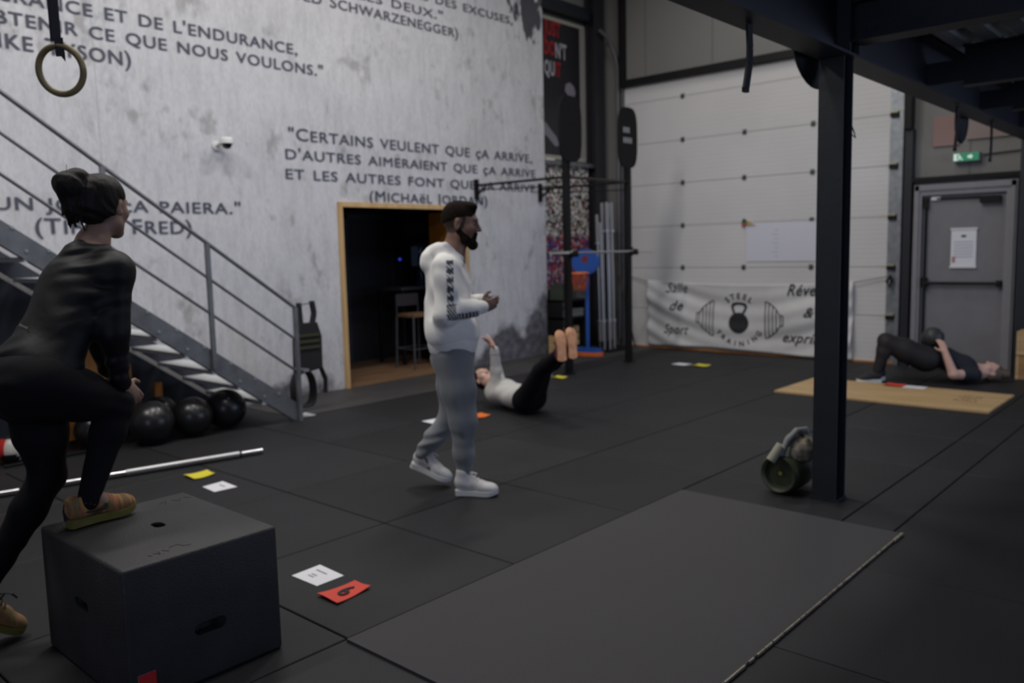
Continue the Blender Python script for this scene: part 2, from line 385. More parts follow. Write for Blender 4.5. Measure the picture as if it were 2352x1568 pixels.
w2 = strc('fill_window_2')  # unseen window added in the front wall for the bluish side fill
bm = B(); box(bm, 5.4, 10.6, -4.0, -3.9, .92, 1.0); box(bm, 5.4, 10.6, -4.0, -3.9, 2.6, 2.68); box(bm, 5.4, 5.48, -4, -3.9, 1.0, 2.6); box(bm, 10.52, 10.6, -4, -3.9, 1.0, 2.6); box(bm, 7.96, 8.04, -4, -3.9, 1.0, 2.6); obj('window_frame', bm, M_black, w2)
bm = B(); box(bm, 5.48, 10.52, -3.99, -3.98, 1.0, 2.6); obj('pane', bm, MATS['fill_pane_glow'], w2)
# steel lintels on the door wall
t1 = strc('trim_1')
bm = B(); box(bm, 10.86, 10.99, 3.15, 7.46, 4.0, 4.10); obj('lintel', bm, M_black, t1, bevel=.004)
bm = B(); box(bm, 10.86, 10.99, 7.40, 7.46, 4.10, 6.6); obj('jamb_post', bm, M_black, t1)
t2 = strc('trim_2')
bm = B(); box(bm, 10.88, 10.99, 1.9, 3.18, 2.26, 2.31); obj('lintel', bm, M_black, t2, bevel=.004)
bm = B(); box(bm, 10.80, 10.99, 1.78, 2.02, 0, 6.6); obj('jamb_post', bm, M_navy, t2, bevel=.004)

# sectional door
d1 = strc('door_1')
zs = [0.0, .61, 1.235, 1.86, 2.49, 3.115, 3.74, 4.0]
for k in range(7):
    bm = B(); box(bm, 10.95, 10.995, 3.36, 7.41, zs[k]+.003, zs[k+1]-.003)
    obj('door_panel', bm, M_garage, d1, bevel=.003)
hm = None
for z in zs[1:7]:
    for y in (6.39, 5.41, 4.44):
        if hm is None:
            bm = B(); box(bm, -.008, 0, -.028, .028, -.035, .035); tube(bm, [(-.012, -.03, 0), (-.012, .03, 0)], .010, 8)
            ho = obj('hinge', bm, mat('hinge_steel', (.10, .11, .10), .5, .4), d1); hm = ho.data
        else: ho = bpy.data.objects.new('hinge', hm); C.objects.link(ho); ho.parent = d1
        ho.location = (10.949, y, z)
rm = None
for z in zs[1:7]:
    if rm is None:
        bm = B(); box(bm, -.05, 0, -.06, .045, -.05, .0); box(bm, -.055, 0, -.05, .035, 0, .022)
        bm.faces.ensure_lookup_table()
        ro = obj('roller_bracket', bm, [M_black, mat('zinc_yellow', (.42, .40, .26), .4, .5)], d1); rm = ro.data
        for p in rm.polygons:
            if p.index >= 6: p.material_index = 1
    else: ro = bpy.data.objects.new('roller_bracket', rm); C.objects.link(ro); ro.parent = d1
    ro.location = (10.948, 3.415, z+.01)
bm = B(); box(bm, 10.90, 10.95, 3.30, 3.345, 0, 4.0); obj('track', bm, M_galv, d1)
bm = B(); box(bm, 10.90, 10.95, 7.415, 7.445, 0, 4.0); obj('track', bm, M_galvd, d1)
bm = B(); box(bm, 10.945, 10.949, 3.34, 3.47, 0, 3.99); obj('end_stile', bm, M_galv, d1)
bm = B(); box(bm, 10.87, 10.99, 3.18, 3.27, 0, 2.9); obj('guard_channel', bm, M_navy, d1)
bm = B(); box(bm, 10.82, 10.92, 3.19, 3.27, 2.9, 3.98); obj('spring_cover', bm, M_black, d1)
bm = B(); box(bm, 10.925, 10.95, 3.36, 7.41, 0, .022); obj('bottom_seal', bm, M_orange, d1)

# exit door
d2 = strc('door_2')
bm = B()
box(bm, 10.88, 10.99, 3.06, 3.15, 0, 2.22); box(bm, 10.88, 10.99, 2.05, 2.16, 0, 2.22); box(bm, 10.88, 10.99, 2.16, 3.06, 2.09, 2.22)
obj('door_frame', bm, M_dframe, d2)
bm = B(); box(bm, 10.86, 10.88, 3.09, 3.135, 0, 2.21); box(bm, 10.86, 10.88, 2.07, 2.11, 0, 2.21); box(bm, 10.86, 10.88, 2.07, 3.135, 2.15, 2.21); obj('frame_bead', bm, M_dframe, d2)
lf = obj('door_leaf', (lambda b: (box(b, 10.93, 10.97, 2.165, 3.055, .01, 2.085), b)[1])(B()), M_dleaf, d2, bevel=.004)
bm = B(); tube(bm, [(10.87, 2.20, 1.035), (10.87, 3.02, 1.035)], .019, 12); box(bm, 10.86, 10.93, 2.18, 2.23, 1.0, 1.07); box(bm, 10.855, 10.93, 2.98, 3.04, .98, 1.10); obj('push_bar', bm, M_black, lf)
bm = B(); tube(bm, [(10.9, 3.015, .05), (10.9, 3.015, 2.04)], .014, 8); box(bm, 10.88, 10.93, 2.99, 3.04, 1.93, 2.06); obj('vertical_bolt', bm, M_black, lf)
bm = B(); box(bm, 10.86, 10.925, 2.22, 2.43, 1.97, 2.05); box(bm, 10.9, 10.925, 2.43, 2.9, 2.035, 2.055); obj('door_closer', bm, M_black, lf)
bm = B(); box(bm, 10.9, 10.93, 2.86, 2.96, 2.03, 2.07); obj('catch', bm, M_white, lf)
sg = tag(obj('notice_board', (lambda b: (box(b, 10.915, 10.929, 2.46, 2.73, 1.23, 1.68), b)[1])(B()), M_paper), 'white paper notice in a clear holder on the grey exit door', 'notice')
for z_ in (1.665, 1.215):
    bm = B(); box(bm, 10.908, 10.915, 2.45, 2.74, z_, z_+.025); obj('clip_rail', bm, M_white, sg)
bm = B(); box(bm, 10.9125, 10.914, 2.57, 2.62, 1.58, 1.605); obj('printed_mark', bm, M_dark, sg)
bm = B()
for k in range(6): box(bm, 10.9125, 10.914, 2.49, 2.70, 1.52-.035*k, 1.528-.035*k)
obj('printed_lines', bm, M_grey, sg)
bm = B(); box(bm, 10.9125, 10.914, 2.68, 2.715, 1.28, 1.35); obj('red_mark', bm, mat('faded_red', (.5, .22, .22), .8), sg)
# exit sign
es = thing('exit_sign', 'green and white emergency exit sign above the grey door', 'sign', (10.90, 2.60, 2.50))
bm = B(); box(bm, 0, .09, -.14, .14, -.035, .065); obj('housing', bm, mat('sign_grey', (.25, .27, .26), .5), es)
bm = B(); box(bm, -.004, 0, -.135, .135, -.03, .06); obj('face', bm, mat('green_lit_sign', (.02, .16, .08), .4, emit=(.02, .22, .11), estr=.5), es)
bm = B()
prism(bm, [(-.02, .03), (-.05, .03), (-.05, .048), (-.075, .015), (-.05, -.018), (-.05, 0), (-.02, 0)], -.007, -.004, 0)
obj('arrow', bm, mat('sign_white', (.7, .8, .75), .5, emit=(.7, .9, .8), estr=.35), es)
bm = B(); tube(bm, [(-.006, .055, .01), (-.006, .075, .03)], .012, 6); tube(bm, [(-.006, .06, .01), (-.006, .035, -.02)], .008, 6); tube(bm, [(-.006, .065, .01), (-.006, .085, -.02)], .008, 6)
lathe(bm, [(0, -.011), (.009, -.006), (.011, 0), (.009, .006), (0, .011)], (-.006, .078, .047), 8); box(bm, -.007, -.004, .094, .128, -.025, .055)
obj('running_figure', bm, MATS['sign_white'], es)
# pink notice boards above the door
o = tag(obj('wall_notice', (lambda b: (box(b, 10.975, 10.995, 2.70, 2.98, 2.67, 3.02), b)[1])(B()), mat('faded_pink', (.30, .19, .17), .7)), 'faded pink board high above the exit door, nearer the garage door', 'board')
o = tag(obj('wall_notice', (lambda b: (box(b, 10.975, 10.995, 2.12, 2.62, 2.72, 3.02), b)[1])(B()), mat('faded_pink2', (.29, .23, .21), .7)), 'pale pinkish board high above the exit door, nearer the corner post', 'board')
bm = B(); tube(bm, [(10.98, 2.44, 2.53), (10.98, 2.02, 2.55)], .008, 6); tag(obj('cable', bm, M_black), 'dark cable running right from the green exit sign', 'cable')

# passage in the left wall
d3 = strc('door_3')
bm = B(); box(bm, 5.735, 5.79, 7.77, 7.93, 0, 2.145); obj('jamb', bm, M_frame, d3, bevel=.003)
bm = B(); box(bm, 7.75, 7.805, 7.77, 7.93, 0, 2.145); obj('jamb', bm, M_frame, d3, bevel=.003)
bm = B(); box(bm, 5.79, 7.75, 7.77, 7.93, 2.09, 2.145); obj('head_board', bm, M_frame, d3, bevel=.003)
bm = B(); box(bm, 7.70, 7.74, 7.93, 8.42, .01, 2.08); obj('door_leaf', bm, M_orange, d3, bevel=.003)
# dark room beyond
wr = strc('wall_inner_room')
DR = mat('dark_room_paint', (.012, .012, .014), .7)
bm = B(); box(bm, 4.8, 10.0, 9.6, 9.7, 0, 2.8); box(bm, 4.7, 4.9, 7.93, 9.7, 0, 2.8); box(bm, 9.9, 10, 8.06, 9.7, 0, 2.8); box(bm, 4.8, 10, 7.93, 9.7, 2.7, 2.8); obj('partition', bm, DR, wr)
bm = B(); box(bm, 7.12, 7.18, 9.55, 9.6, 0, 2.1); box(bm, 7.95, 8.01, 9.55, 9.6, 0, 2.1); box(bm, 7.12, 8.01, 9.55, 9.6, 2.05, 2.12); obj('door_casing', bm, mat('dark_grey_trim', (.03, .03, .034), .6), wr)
for x in (8.28, 8.56):
    tag(obj('framed_picture', (lambda b, x=x: (box(b, x, x+.24, 9.57, 9.6, 1.80, 2.05), b)[1])(B()), mat('dim_print', (.05, .05, .055), .5)), 'dim square picture on the inner room wall, %s of the pair' % ('left' if x < 8.4 else 'right'), 'picture')
bl = tag(obj('blue_lamp', (lambda b: (lathe(b, [(0, -.02), (.015, -.012), (.02, 0), (.015, .012), (0, .02)], (7.95, 9.35, 1.46), 10), b)[1])(B()), mat('blue_glow', (.02, .03, .6), .4, emit=(.05, .08, 1), estr=.6)), 'tiny blue indicator light glowing in the dark room', 'light')
tb = thing('bar_table', 'dark high table in the dark room behind the doorway', 'table', (8.2, 9.0, 0))
bm = B(); box(bm, -.8, .8, -.3, .3, 1.04, 1.08); obj('tabletop', bm, mat('dark_table', (.05, .052, .06), .3), tb, bevel=.004)
for sx in (-.74, .74):
    for sy in (-.25, .25):
        bm = B(); box(bm, sx-.02, sx+.02, sy-.02, sy+.02, 0, 1.04); obj('leg', bm, M_black, tb)
st = thing('bar_stool', 'black metal bar stool with wooden seat just inside the doorway', 'stool', (7.40, 8.42, 0))
bm = B(); box(bm, -.19, .19, -.17, .17, .70, .74); obj('seat', bm, M_floorwood, st, bevel=.005)
for sx in (-.19, .19):
    for sy in (-.17, .17):
        bm = B(); tube(bm, [(sx*1.08, sy*1.08, 0), (sx, sy, .70)], .014, 8); obj('leg', bm, mat('stool_metal', (.05, .05, .055), .4), st)
bm = B()
for a, b in (((-1, -1), (1, -1)), ((1, -1), (1, 1)), ((1, 1), (-1, 1)), ((-1, 1), (-1, -1))): tube(bm, [(a[0]*.2, a[1]*.18, .27), (b[0]*.2, b[1]*.18, .27)], .009, 6)
obj('foot_rest', bm, MATS['stool_metal'], st)
bm = B(); box(bm, -.19, .19, .155, .17, .84, 1.0); tube(bm, [(-.19, .165, .74), (-.19, .165, 1.0)], .01, 6); tube(bm, [(.19, .165, .74), (.19, .165, 1.0)], .01, 6); obj('backrest', bm, MATS['stool_metal'], st)
ws = thing('drink_dispenser', 'shiny dark dispenser with pale glint on the dark table', 'dispenser', (8.05, 9.0, 1.08))
bm = B(); lathe(bm, [(0, 0), (.09, 0), (.10, .02), (.05, .12), (.07, .25), (.12, .42), (.13, .55), (.10, .60), (0, .61)], (0, 0, 0), 20); obj('body', bm, mat('dark_gloss', (.03, .04, .06), .15), ws, smooth=True)
bm = B(); box(bm, -.13, -.11, -.06, .06, .28, .56); obj('glint_panel', bm, mat('pale_blue_glint', (.30, .38, .50), .3, .3), ws)  # pale blue panel painted as the glint on the dispenser

# mezzanine steelwork -------------------------------------------------
def ibeam(bm, axis, c, lo, hi, w, h, tf=.012, tw=.008):
    """axis 0/1 = along x/y; c = (other coordinate, z bottom)"""
    a, z = c
    for (o0, o1, z0, z1) in ((a-w/2, a+w/2, z, z+tf), (a-w/2, a+w/2, z+h-tf, z+h), (a-tw/2, a+tw/2, z+tf, z+h-tf)):
        if axis == 0: box(bm, lo, hi, o0, o1, z0, z1)
        else: box(bm, o0, o1, lo, hi, z0, z1)
col = thing('steel_column', 'navy blue steel H column standing on the floor beside the camouflage bag', 'column', (4.93, 1.87, 0))
bm = B(); box(bm, -.075, -.064, -.072, .072, 0, 2.60); obj('flange', bm, M_navy, col)
bm = B(); box(bm, .064, .075, -.072, .072, 0, 2.60); obj('flange', bm, M_navy, col)
bm = B(); box(bm, -.064, .064, -.005, .005, 0, 2.60); obj('web', bm, M_navy, col)
bm = B(); box(bm, -.08, .08, -.08, .08, 0, .015); obj('base_plate', bm, M_navy, col)
mb = thing('main_beam', 'long navy steel I beam carried by the column, running to the far right', 'beam', (0, 0, 0))
bm = B(); box(bm, -4, 10.84, 1.76, 1.94, 2.60, 2.615); obj('bottom_flange', bm, M_navy, mb)
bm = B(); box(bm, -4, 10.84, 1.843, 1.857, 2.615, 2.95); obj('web', bm, M_navy, mb)
bm = B(); box(bm, -4, 10.84, 1.76, 1.94, 2.95, 2.965); obj('top_flange', bm, M_navy, mb)
for x in (4.86, 5.0):
    bm = B(); box(bm, x-.006, x+.006, 1.765, 1.842, 2.616, 2.949); obj('stiffener', bm, M_navy, mb)
cbm = thing('cross_beam', 'deep dark cross beam joining the main beam at the column', 'beam', (4.93, 0, 0))
bm = B(); ibeam(bm, 1, (0, 2.67), -3.9, 1.755, .16, .225); obj('profile', bm, M_navy, cbm)
bm = B()
for sy in (.05, -.05):
    for z in (2.74, 2.80, 2.86): tube(bm, [(-.012, 1.68+sy*.6, z), (-.004, 1.68+sy*.6, z)], .011, 6)
obj('bolt_heads', bm, M_navy, cbm)
names = ['first', 'second', 'third']
for k, x in enumerate((6.58, 8.14, 9.7)):
    j = thing('joist', 'dark floor joist under the steel deck, %s beyond the column' % names[k], 'joist', (x, 0, 0), group='joists under the mezzanine deck')
    bm = B(); ibeam(bm, 1, (0, 2.62), -3.9, 1.60, .12, .275); obj('profile', bm, M_navy, j)
    bm = B(); box(bm, -.01, .01, 1.6, 1.84, 2.66, 2.81); obj('coped_end', bm, M_navy, j)
dk = thing('steel_deck', 'ribbed galvanised steel deck forming the mezzanine floor overhead', 'decking', (0, 0, 0))
M_deck = mat('galvanised_deck', (.50, .52, .50), .28, .6, var=.3, scale=3)
n = 0; y = 1.72
while y > -3.6:
    bm = B(); prism(bm, [(y, 2.965), (y-.02, 2.965), (y-.05, 2.90), (y-.15, 2.90), (y-.18, 2.965), (y-.2, 2.965), (y-.2, 2.97), (y, 2.97)], -3.95, 10.8, 0)
    obj('deck_rib', bm, M_deck, dk); y -= .2
bm = B(); box(bm, -3.95, 10.8, -3.9, 1.9, 2.972, 3.08); obj('concrete_topping', bm, mat('concrete', (.2, .2, .2), .9), dk)

# hanging straps / bags on the main beam
def strap(x, y, z0, z1, label, w=.045, lean=.0):
    t = thing('hanging_strap', label, 'strap', (x, y, z0))
    bm = B(); pts = [(0, 0, 0), (.012, 0, -(z0-z1)*.35), (.02+lean*.4, .0, -(z0-z1)*.6), (lean, 0, -(z0-z1))]
    for p, q in zip(pts, pts[1:]): bar(bm, p, q, .012, w, (1, 0, 0))
    obj('webbing', bm, M_blackf, t)
    bm = B(); box(bm, lean-.02, lean+.02, -.010, .010, -(z0-z1)-.012, -(z0-z1)+.01); obj('buckle', bm, M_black, t)
    return t
strap(3.82, 1.87, 2.60, 2.29, 'black strap hanging from the main beam in front of the garage door', .05, -.03)
strap(7.44, 1.85, 2.60, 2.27, 'black strap hanging from the beam just over the exit sign', .05, -.03)
strap(8.60, 1.85, 2.60, 2.26, 'black strap hanging from the beam nearest the right edge', .045, -.01)
def disc_bag(x, y, z, r, label, ry):
    t = thing('hanging_bag', label, 'bag', (x, y, z))
    bm = B(); bmesh.ops.create_uvsphere(bm, u_segments=28, v_segments=16, radius=1)
    for v in bm.verts: v.co = Vector((v.co.x*r, v.co.y*.05, v.co.z*ry))
    obj('body', bm, M_blackf, t, smooth=True)
    bm = B(); tube(bm, [(-.05, 0, ry*.9), (-.03, 0, ry+.06), (.03, 0, ry+.06), (.05, 0, ry*.9)], .012, 8); obj('hook_loop', bm, M_black, t)
    return t
disc_bag(5.03, 2.03, 2.80, .37, 'round black bag hanging behind the top of the column', .33)
disc_bag(8.28, 2.02, 2.60, .13, 'small black oval bag hanging between two straps far along the beam', .20)
ck = thing('cable_loop', 'thin dark cable loop hanging down the right side of the column', 'cable', (5.03, 1.82, 2.6))
bm = B(); tube(bm, [(0, 0, 0), (.004, 0, -.35), (.012, -.02, -.41), (.006, -.03, -.44), (-.006, -.01, -.42), (-.002, 0, -.36)], .004, 6); obj('cord', bm, M_black, ck)

# ceiling lamp housings
for i, (x, y, z, p) in enumerate(LAMPS):
    t = thing('high_bay_lamp', 'long white lamp hanging under the roof, %s of the %s row' % (['first', 'second', 'third', 'fourth'][i if i < 4 else i-4], 'wall side' if y > 4 else 'mezzanine side'), 'lamp', (x, y, z), group='high bay lamps under the roof')
    bm = B(); box(bm, -.65, .65, -.2, .2, 0, .08); obj('housing', bm, M_white, t)
    for sx in (-.5, .5):
        bm = B(); tube(bm, [(sx, 0, .08), (sx, 0, .56)], .006, 6); obj('hanger', bm, M_black, t)

# ------------------------------------------------------------------ staircase
stc = thing('staircase', 'grey steel staircase with pipe railing rising left along the wall', 'staircase', (0, 0, 0))
SL = .715
def stringer(y0, sgn):
    bm = B(); X0, X1 = 4.36, 0.2
    def zt(x): return .165+(4.34-x)*SL
    def zb(x): return max(0, .165+(4.34-x)*SL-.185)
    pts = [(X0, 0), (X0, .15), (X1, zt(X1)), (X1, zb(X1)), (4.27, zb(4.27)+.0), (4.27, 0)]
    pts = [(4.345, .0), (4.345, zt(4.345)), (X1, zt(X1)), (X1, zb(X1)), (4.317, 0.0)]
    prism(bm, pts, y0, y0+.006, 1)
    # flanges
    for f in () if sgn < 0 else (zt, lambda x: zb(x)+.008):
        a = [(X0 if f is zt else 4.30, 0), (X1, 0)]
        p = Vector((a[0][0], y0+sgn*.03, f(a[0][0])-.004)); q = Vector((X1, y0+sgn*.03, f(X1)-.004))
        bar(bm, p, q, .06, .008)
    return bm
obj('stringer', stringer(6.65, 1), M_galvd, stc); obj('stringer', stringer(7.70, -1), mat('dark_stringer_steel', (.035, .04, .05), .5, .3), stc)
bm = B()
for k in range(1, 14):
    for dx in (.02, .17):
        x = 4.203-.2325*k+dx; z = .038+.168*k+.09
        tube(bm, [(x, 6.644, z-.01), (x, 6.652, z-.01)], .012, 8)
o = obj('bolt', bm, mat('bolt_steel', (.3, .31, .32), .5, .3), stc); o['kind'] = 'stuff'
bm = B(); box(bm, 0, .25, 6.66, 7.69, .03, .036); box(bm, 0, .006, 6.66, 7.69, 0, .034); box(bm, .244, .25, 6.66, 7.69, 0, .034); box(bm, .0, .25, 6.656, 6.662, -.0, .036); box(bm, .0, .25, 7.688, 7.694, 0, .036)
me0 = None
for k in range(1, 17):
    if me0 is None: o = obj('tread', bm, mat('pale_galvanised_tread', (.62, .63, .63), .5, .15, var=.1), stc); me0 = o.data
    else: o = bpy.data.objects.new('tread', me0); C.objects.link(o); o.parent = stc
    o.location = (4.203-.2325*k, 0, .038+.168*k)
def zr(x): return 1.07+(4.34-x)*.728
for x in (4.345, 3.515, 2.70, 1.88, 1.05):
    bm = B(); zbot = 0 if x > 4.3 else .15+(4.34-x)*SL-.14
    box(bm, x-.018, x+.018, 6.612, 6.648, zbot, zr(x)); obj('post', bm, M_galvd, stc, bevel=.003)
for dz in (0, -.302, -.605):
    bm = B(); tube(bm, [(4.345, 6.63, 1.07+dz), (.2, 6.63, 1.07+dz+(4.345-.2)*.728)], .017 if dz == 0 else .013, 10); obj('rail', bm, M_galvd, stc, smooth=True)

# plywood storage front under the stairs
ob = thing('storage_cabinet', 'orange stained wooden storage front under the stairs behind the black balls', 'cabinet', (0, 0, 0))
for x0, x1, h in ((1.2, 1.55, 1.3), (1.60, 2.06, 1.2), (2.50, 2.66, 1.02), (2.68, 2.92, .90), (3.06, 3.14, .62), (3.34, 3.41, .42)):
    bm = B(); box(bm, x0, x1, 7.42, 7.46, .03, h); obj('plank', bm, M_orange, ob, bevel=.004)
bm = B(); prism(bm, [(.4, .0), (4.05, .0), (4.05, .12), (.4, .12+3.65*.715)], 7.60, 7.64, 1); obj('dark_backing', bm, mat('dark_blue_grey_backing', (.035, .038, .048), .6, var=.2), ob)  # dark backing added so the area under the stairs reads dark

# ------------------------------------------------------------------ balls under the stairs
def ball(name, loc, r, m, label, cat='ball', group=None, seam=True):
    t = thing(name, label, cat, loc, group=group)
    bm = B(); bmesh.ops.create_uvsphere(bm, u_segments=32, v_segments=20, radius=r)
    obj('shell', bm, m, t, smooth=True)
    if seam:
        bm = B(); tube(bm, [(r*1.002*math.cos(a), r*1.002*math.sin(a)*.4, r*1.002*math.sin(a)*.92) for a in [2*PI*k/30 for k in range(31)]], .003, 5, False); obj('seam', bm, M_dark, t)
        bm = B(); tube(bm, [(-.25*r, -.75*r, .62*r), (-.252*r, -.77*r, .635*r)], .008, 8); obj('valve', bm, mat('valve_grey', (.3, .3, .28), .4), t)
    return t
g = 'black slam balls under the stairs'
ball('slam_ball', (3.036, 6.85, .183), .183, M_rubber, 'shiny black ball under the stairs, directly below the lunging woman\'s hand', group=g)
ball('slam_ball', (3.40, 6.86, .172), .172, M_rubber, 'shiny black ball in the middle of the front row under the stairs', group=g)
ball('slam_ball', (3.76, 6.93, .178), .178, M_rubber, 'black ball nearest the foot of the staircase', group=g)
ball('slam_ball', (2.66, 7.10, .15), .15, M_rubber, 'black ball seen between the lunging woman\'s two legs', group=g)
ball('slam_ball', (2.80, 7.27, .40), .12, M_rubber, 'small black ball raised behind the front row, beside the orange planks', group=g, seam=False)
ball('slam_ball', (3.28, 7.22, .165), .165, M_rubber, 'dull black ball half hidden behind the front row under the stairs', group=g)
ball('slam_ball', (2.90, 7.22, .13), .10, M_rubber, 'black ball behind the bent knee of the lunging woman', group=g, seam=False)
rb = thing('panelled_ball', 'small red, white and black ball on the floor at the left edge', 'ball', (2.05, 7.1, .11))
bm = B(); bmesh.ops.create_uvsphere(bm, u_segments=24, v_segments=16, radius=.11)
o = obj('shell', bm, [mat('ball_white', (.6, .57, .5), .35), mat('ball_red', (.6, .03, .025), .35), M_dark], rb, smooth=True)
for p in o.data.polygons:
    c = p.center.normalized(); a = c.dot(Vector((-.66, .74, .1))); b = c.dot(Vector((-.4, -.60, -.75)))
    p.material_index = 2 if b > .82 or c.z > .86 else (1 if a > .05 else 0)
tr = thing('floor_rack', 'low black tube rack holding balls at the left edge', 'rack', (2.2, 7.0, 0))
bm = B(); tube(bm, [(-.25, -.02, .012), (.35, -.02, .012)], .012, 8); obj('rail', bm, M_black, tr)
bm = B(); tube(bm, [(-.25, .22, .05), (.35, .22, .05)], .012, 8); obj('rail', bm, M_black, tr)

# ------------------------------------------------------------------ vest and belt on the end post
vs = thing('weight_vest', 'black and olive weighted vest hanging from the end post of the stairs', 'vest', (4.65, 6.92, .63))
def sheet(bm, pts, y0, y1): prism(bm, pts, y0, y1, 1)
bm = B(); sheet(bm, [(-.15, -.24), (.15, -.20), (.155, .12), (.11, .26), (-.08, .26), (-.14, .10)], -.035, .035); obj('front_plate', bm, M_blackf, vs, bevel=.012)
for z in (.02, .08, .14):
    bm = B(); box(bm, -.12, .125, -.046, -.036, z-.012, z+.012); obj('webbing_strip', bm, mat('olive_webbing', (.045, .045, .015), .8), vs)
bm = B(); bar(bm, (-.06, 0, .24), (-.07, 0, .46), .03, .055, (0, 1, 0)); obj('shoulder_strap', bm, M_blackf, vs)
bm = B(); bar(bm, (.07, 0, .24), (.10, 0, .35), .03, .06, (0, 1, 0)); bar(bm, (.10, 0, .35), (.08, 0, .47), .03, .06, (0, 1, 0)); obj('shoulder_strap', bm, M_blackf, vs)
bm = B(); bar(bm, (.14, 0, -.18), (.20, 0, -.32), .02, .06, (0, 1, 0)); bar(bm, (.20, 0, -.32), (.19, 0, -.46), .02, .05, (0, 1, 0)); obj('side_strap', bm, M_blackf, vs)
bm = B(); tube(bm, [(-.15, -.15, .452), (.15, .06, .452)], .006, 6); obj('hanging_hook', bm, M_galvd, vs)
bt = thing('lifting_belt', 'wide black belt hanging in a loop low on the end post of the stairs', 'belt', (4.46, 6.73, .26))
bm = B(); n = 30; ri, ro = [], []
pts = []
for k in range(n):
    a = 2*PI*k/n; rx = .125+.012*math.cos(2*a); rz = .185; pts.append((rx*math.sin(a), rz*math.cos(a)+.03-.03*abs(math.sin(a))))
for a in range(n):
    p, q = pts[a], pts[(a+1) % n]
    v = []
    for (s, y) in ((1, -.06), (1, .06), (.91, .06), (.91, -.06)):
        v.append([bm.verts.new((p[0]*s, y, p[1]*s)), bm.verts.new((q[0]*s, y, q[1]*s))])
    for i in range(4): bm.faces.new((v[i][0], v[i][1], v[(i+1) % 4][1], v[(i+1) % 4][0]))
bmesh.ops.remove_doubles(bm, verts=bm.verts, dist=.0005)
obj('strap', bm, M_blackf, bt, smooth=True)
bm = B(); box(bm, -.03, .03, -.065, .065, .19, .215); obj('buckle', bm, M_steelbar, bt)

# dome camera
dc = thing('security_camera', 'small white dome security camera mounted on the lettered wall', 'camera', (4.32, 7.80, 2.66))
My = Matrix.Rotation(PI/2, 4, 'X')
bm = B(); lathe(bm, [(0, 0), (.045, 0), (.045, .02), (.0, .022)], (-.02, 0, 0), 20, My); obj('wall_plate', bm, M_white, dc, smooth=True)
bm = B(); tube(bm, [(-.02, -.02, 0), (0, -.07, .03), (.01, -.12, .045)], .02, 12); obj('arm', bm, M_white, dc, smooth=True)
bm = B(); lathe(bm, [(0, .06), (.05, .058), (.066, .04), (.068, .0), (.06, -.004), (0, -.004)], (.02, -.14, .01), 24); obj('cap', bm, M_white, dc, smooth=True)
bm = B(); lathe(bm, [(.05, 0), (.045, -.025), (.025, -.045), (0, -.05)], (.02, -.14, .006), 20); obj('dome', bm, mat('smoked_dome', (.01, .01, .012), .1), dc, smooth=True)

# gym ring
gr = thing('gymnastic_ring', 'wooden gymnastic ring on a black strap at the top left', 'gymnastic ring', (1.505, 4.055, 2.405))
bm = B(); R = .104; az = math.radians(-40); ff = Vector((math.cos(az), math.sin(az), 0))
ringM = Matrix.Rotation(math.radians(-52), 4, 'Z') @ Matrix.Rotation(math.radians(8), 4, 'X')
pts = [ringM @ Vector((R*math.cos(2*PI*k/40), 0, R*math.sin(2*PI*k/40))) for k in range(41)]
tube(bm, pts, .0145, 14, False); bmesh.ops.remove_doubles(bm, verts=bm.verts, dist=.0005)
obj('ring', bm, wood_material('ring_wood', (.15, .11, .045), (.24, .18, .08), 0, 2.), gr, smooth=True)
bm = B(); top = ringM @ Vector((0, 0, R))
for p, q, w in (((top.x, top.y, R+.02), (top.x, top.y, 4.19), .04), ((top.x-.004, top.y+.01, R+.02), (top.x-.004, top.y+.01, 4.19), .04)):
    bar(bm, p, q, .003, w, (.668, -.744, 0))
bar(bm, (top.x, top.y-.02, R+.03), (top.x+.004, top.y-.02, R-.05), .003, .04, (.668, -.744, 0))
v = [bm.verts.new(Vector((top.x+.004, top.y-.02, 0)) + Vector((.668*s, -.744*s, z))) for s, z in ((-.014, R-.03), (.021, R-.03), (.021, R-.075))]
bm.faces.new(v)
obj('strap', bm, mat('ring_strap', (.012, .012, .018), .7), gr)

# ------------------------------------------------------------------ plyometric box
pb = thing('plyo_box', 'large black foam plyometric box under the lunging woman\'s foot', 'box', (1.10, 2.80, 0))
def plyo():
    bm = B(); box(bm, 0, .6, 0, .76, 0, .5)
    bmesh.ops.bevel(bm, geom=list(bm.edges), offset=.014, segments=3, affect='EDGES', profile=.5)
    bmesh.ops.recalc_face_normals(bm, faces=bm.faces)
    return bm
bo = obj('body', plyo(), M_foam, pb, smooth=True)
def cutter(M, w, h, depth):
    bm = B(); n = 12; pts = []
    for k in range(n+1): a = -PI/2+PI*k/n; pts.append((w/2-h/2+h/2*math.cos(a), h/2*math.sin(a)))
    for k in range(n+1): a = PI/2+PI*k/n; pts.append((-w/2+h/2+h/2*math.cos(a), h/2*math.sin(a)))
    A = [bm.verts.new(M @ Vector((p[0], p[1], -depth))) for p in pts]; Bq = [bm.verts.new(M @ Vector((p[0], p[1], depth))) for p in pts]
    bm.faces.new(A[::-1]); bm.faces.new(Bq)
    for k in range(len(pts)): bm.faces.new((A[k], A[(k+1) % len(pts)], Bq[(k+1) % len(pts)], Bq[k]))
    bmesh.ops.recalc_face_normals(bm, faces=bm.faces)
    me = bpy.data.meshes.new('c'); bm.to_mesh(me); bm.free(); o = bpy.data.objects.new('c', me); C.objects.link(o); return o
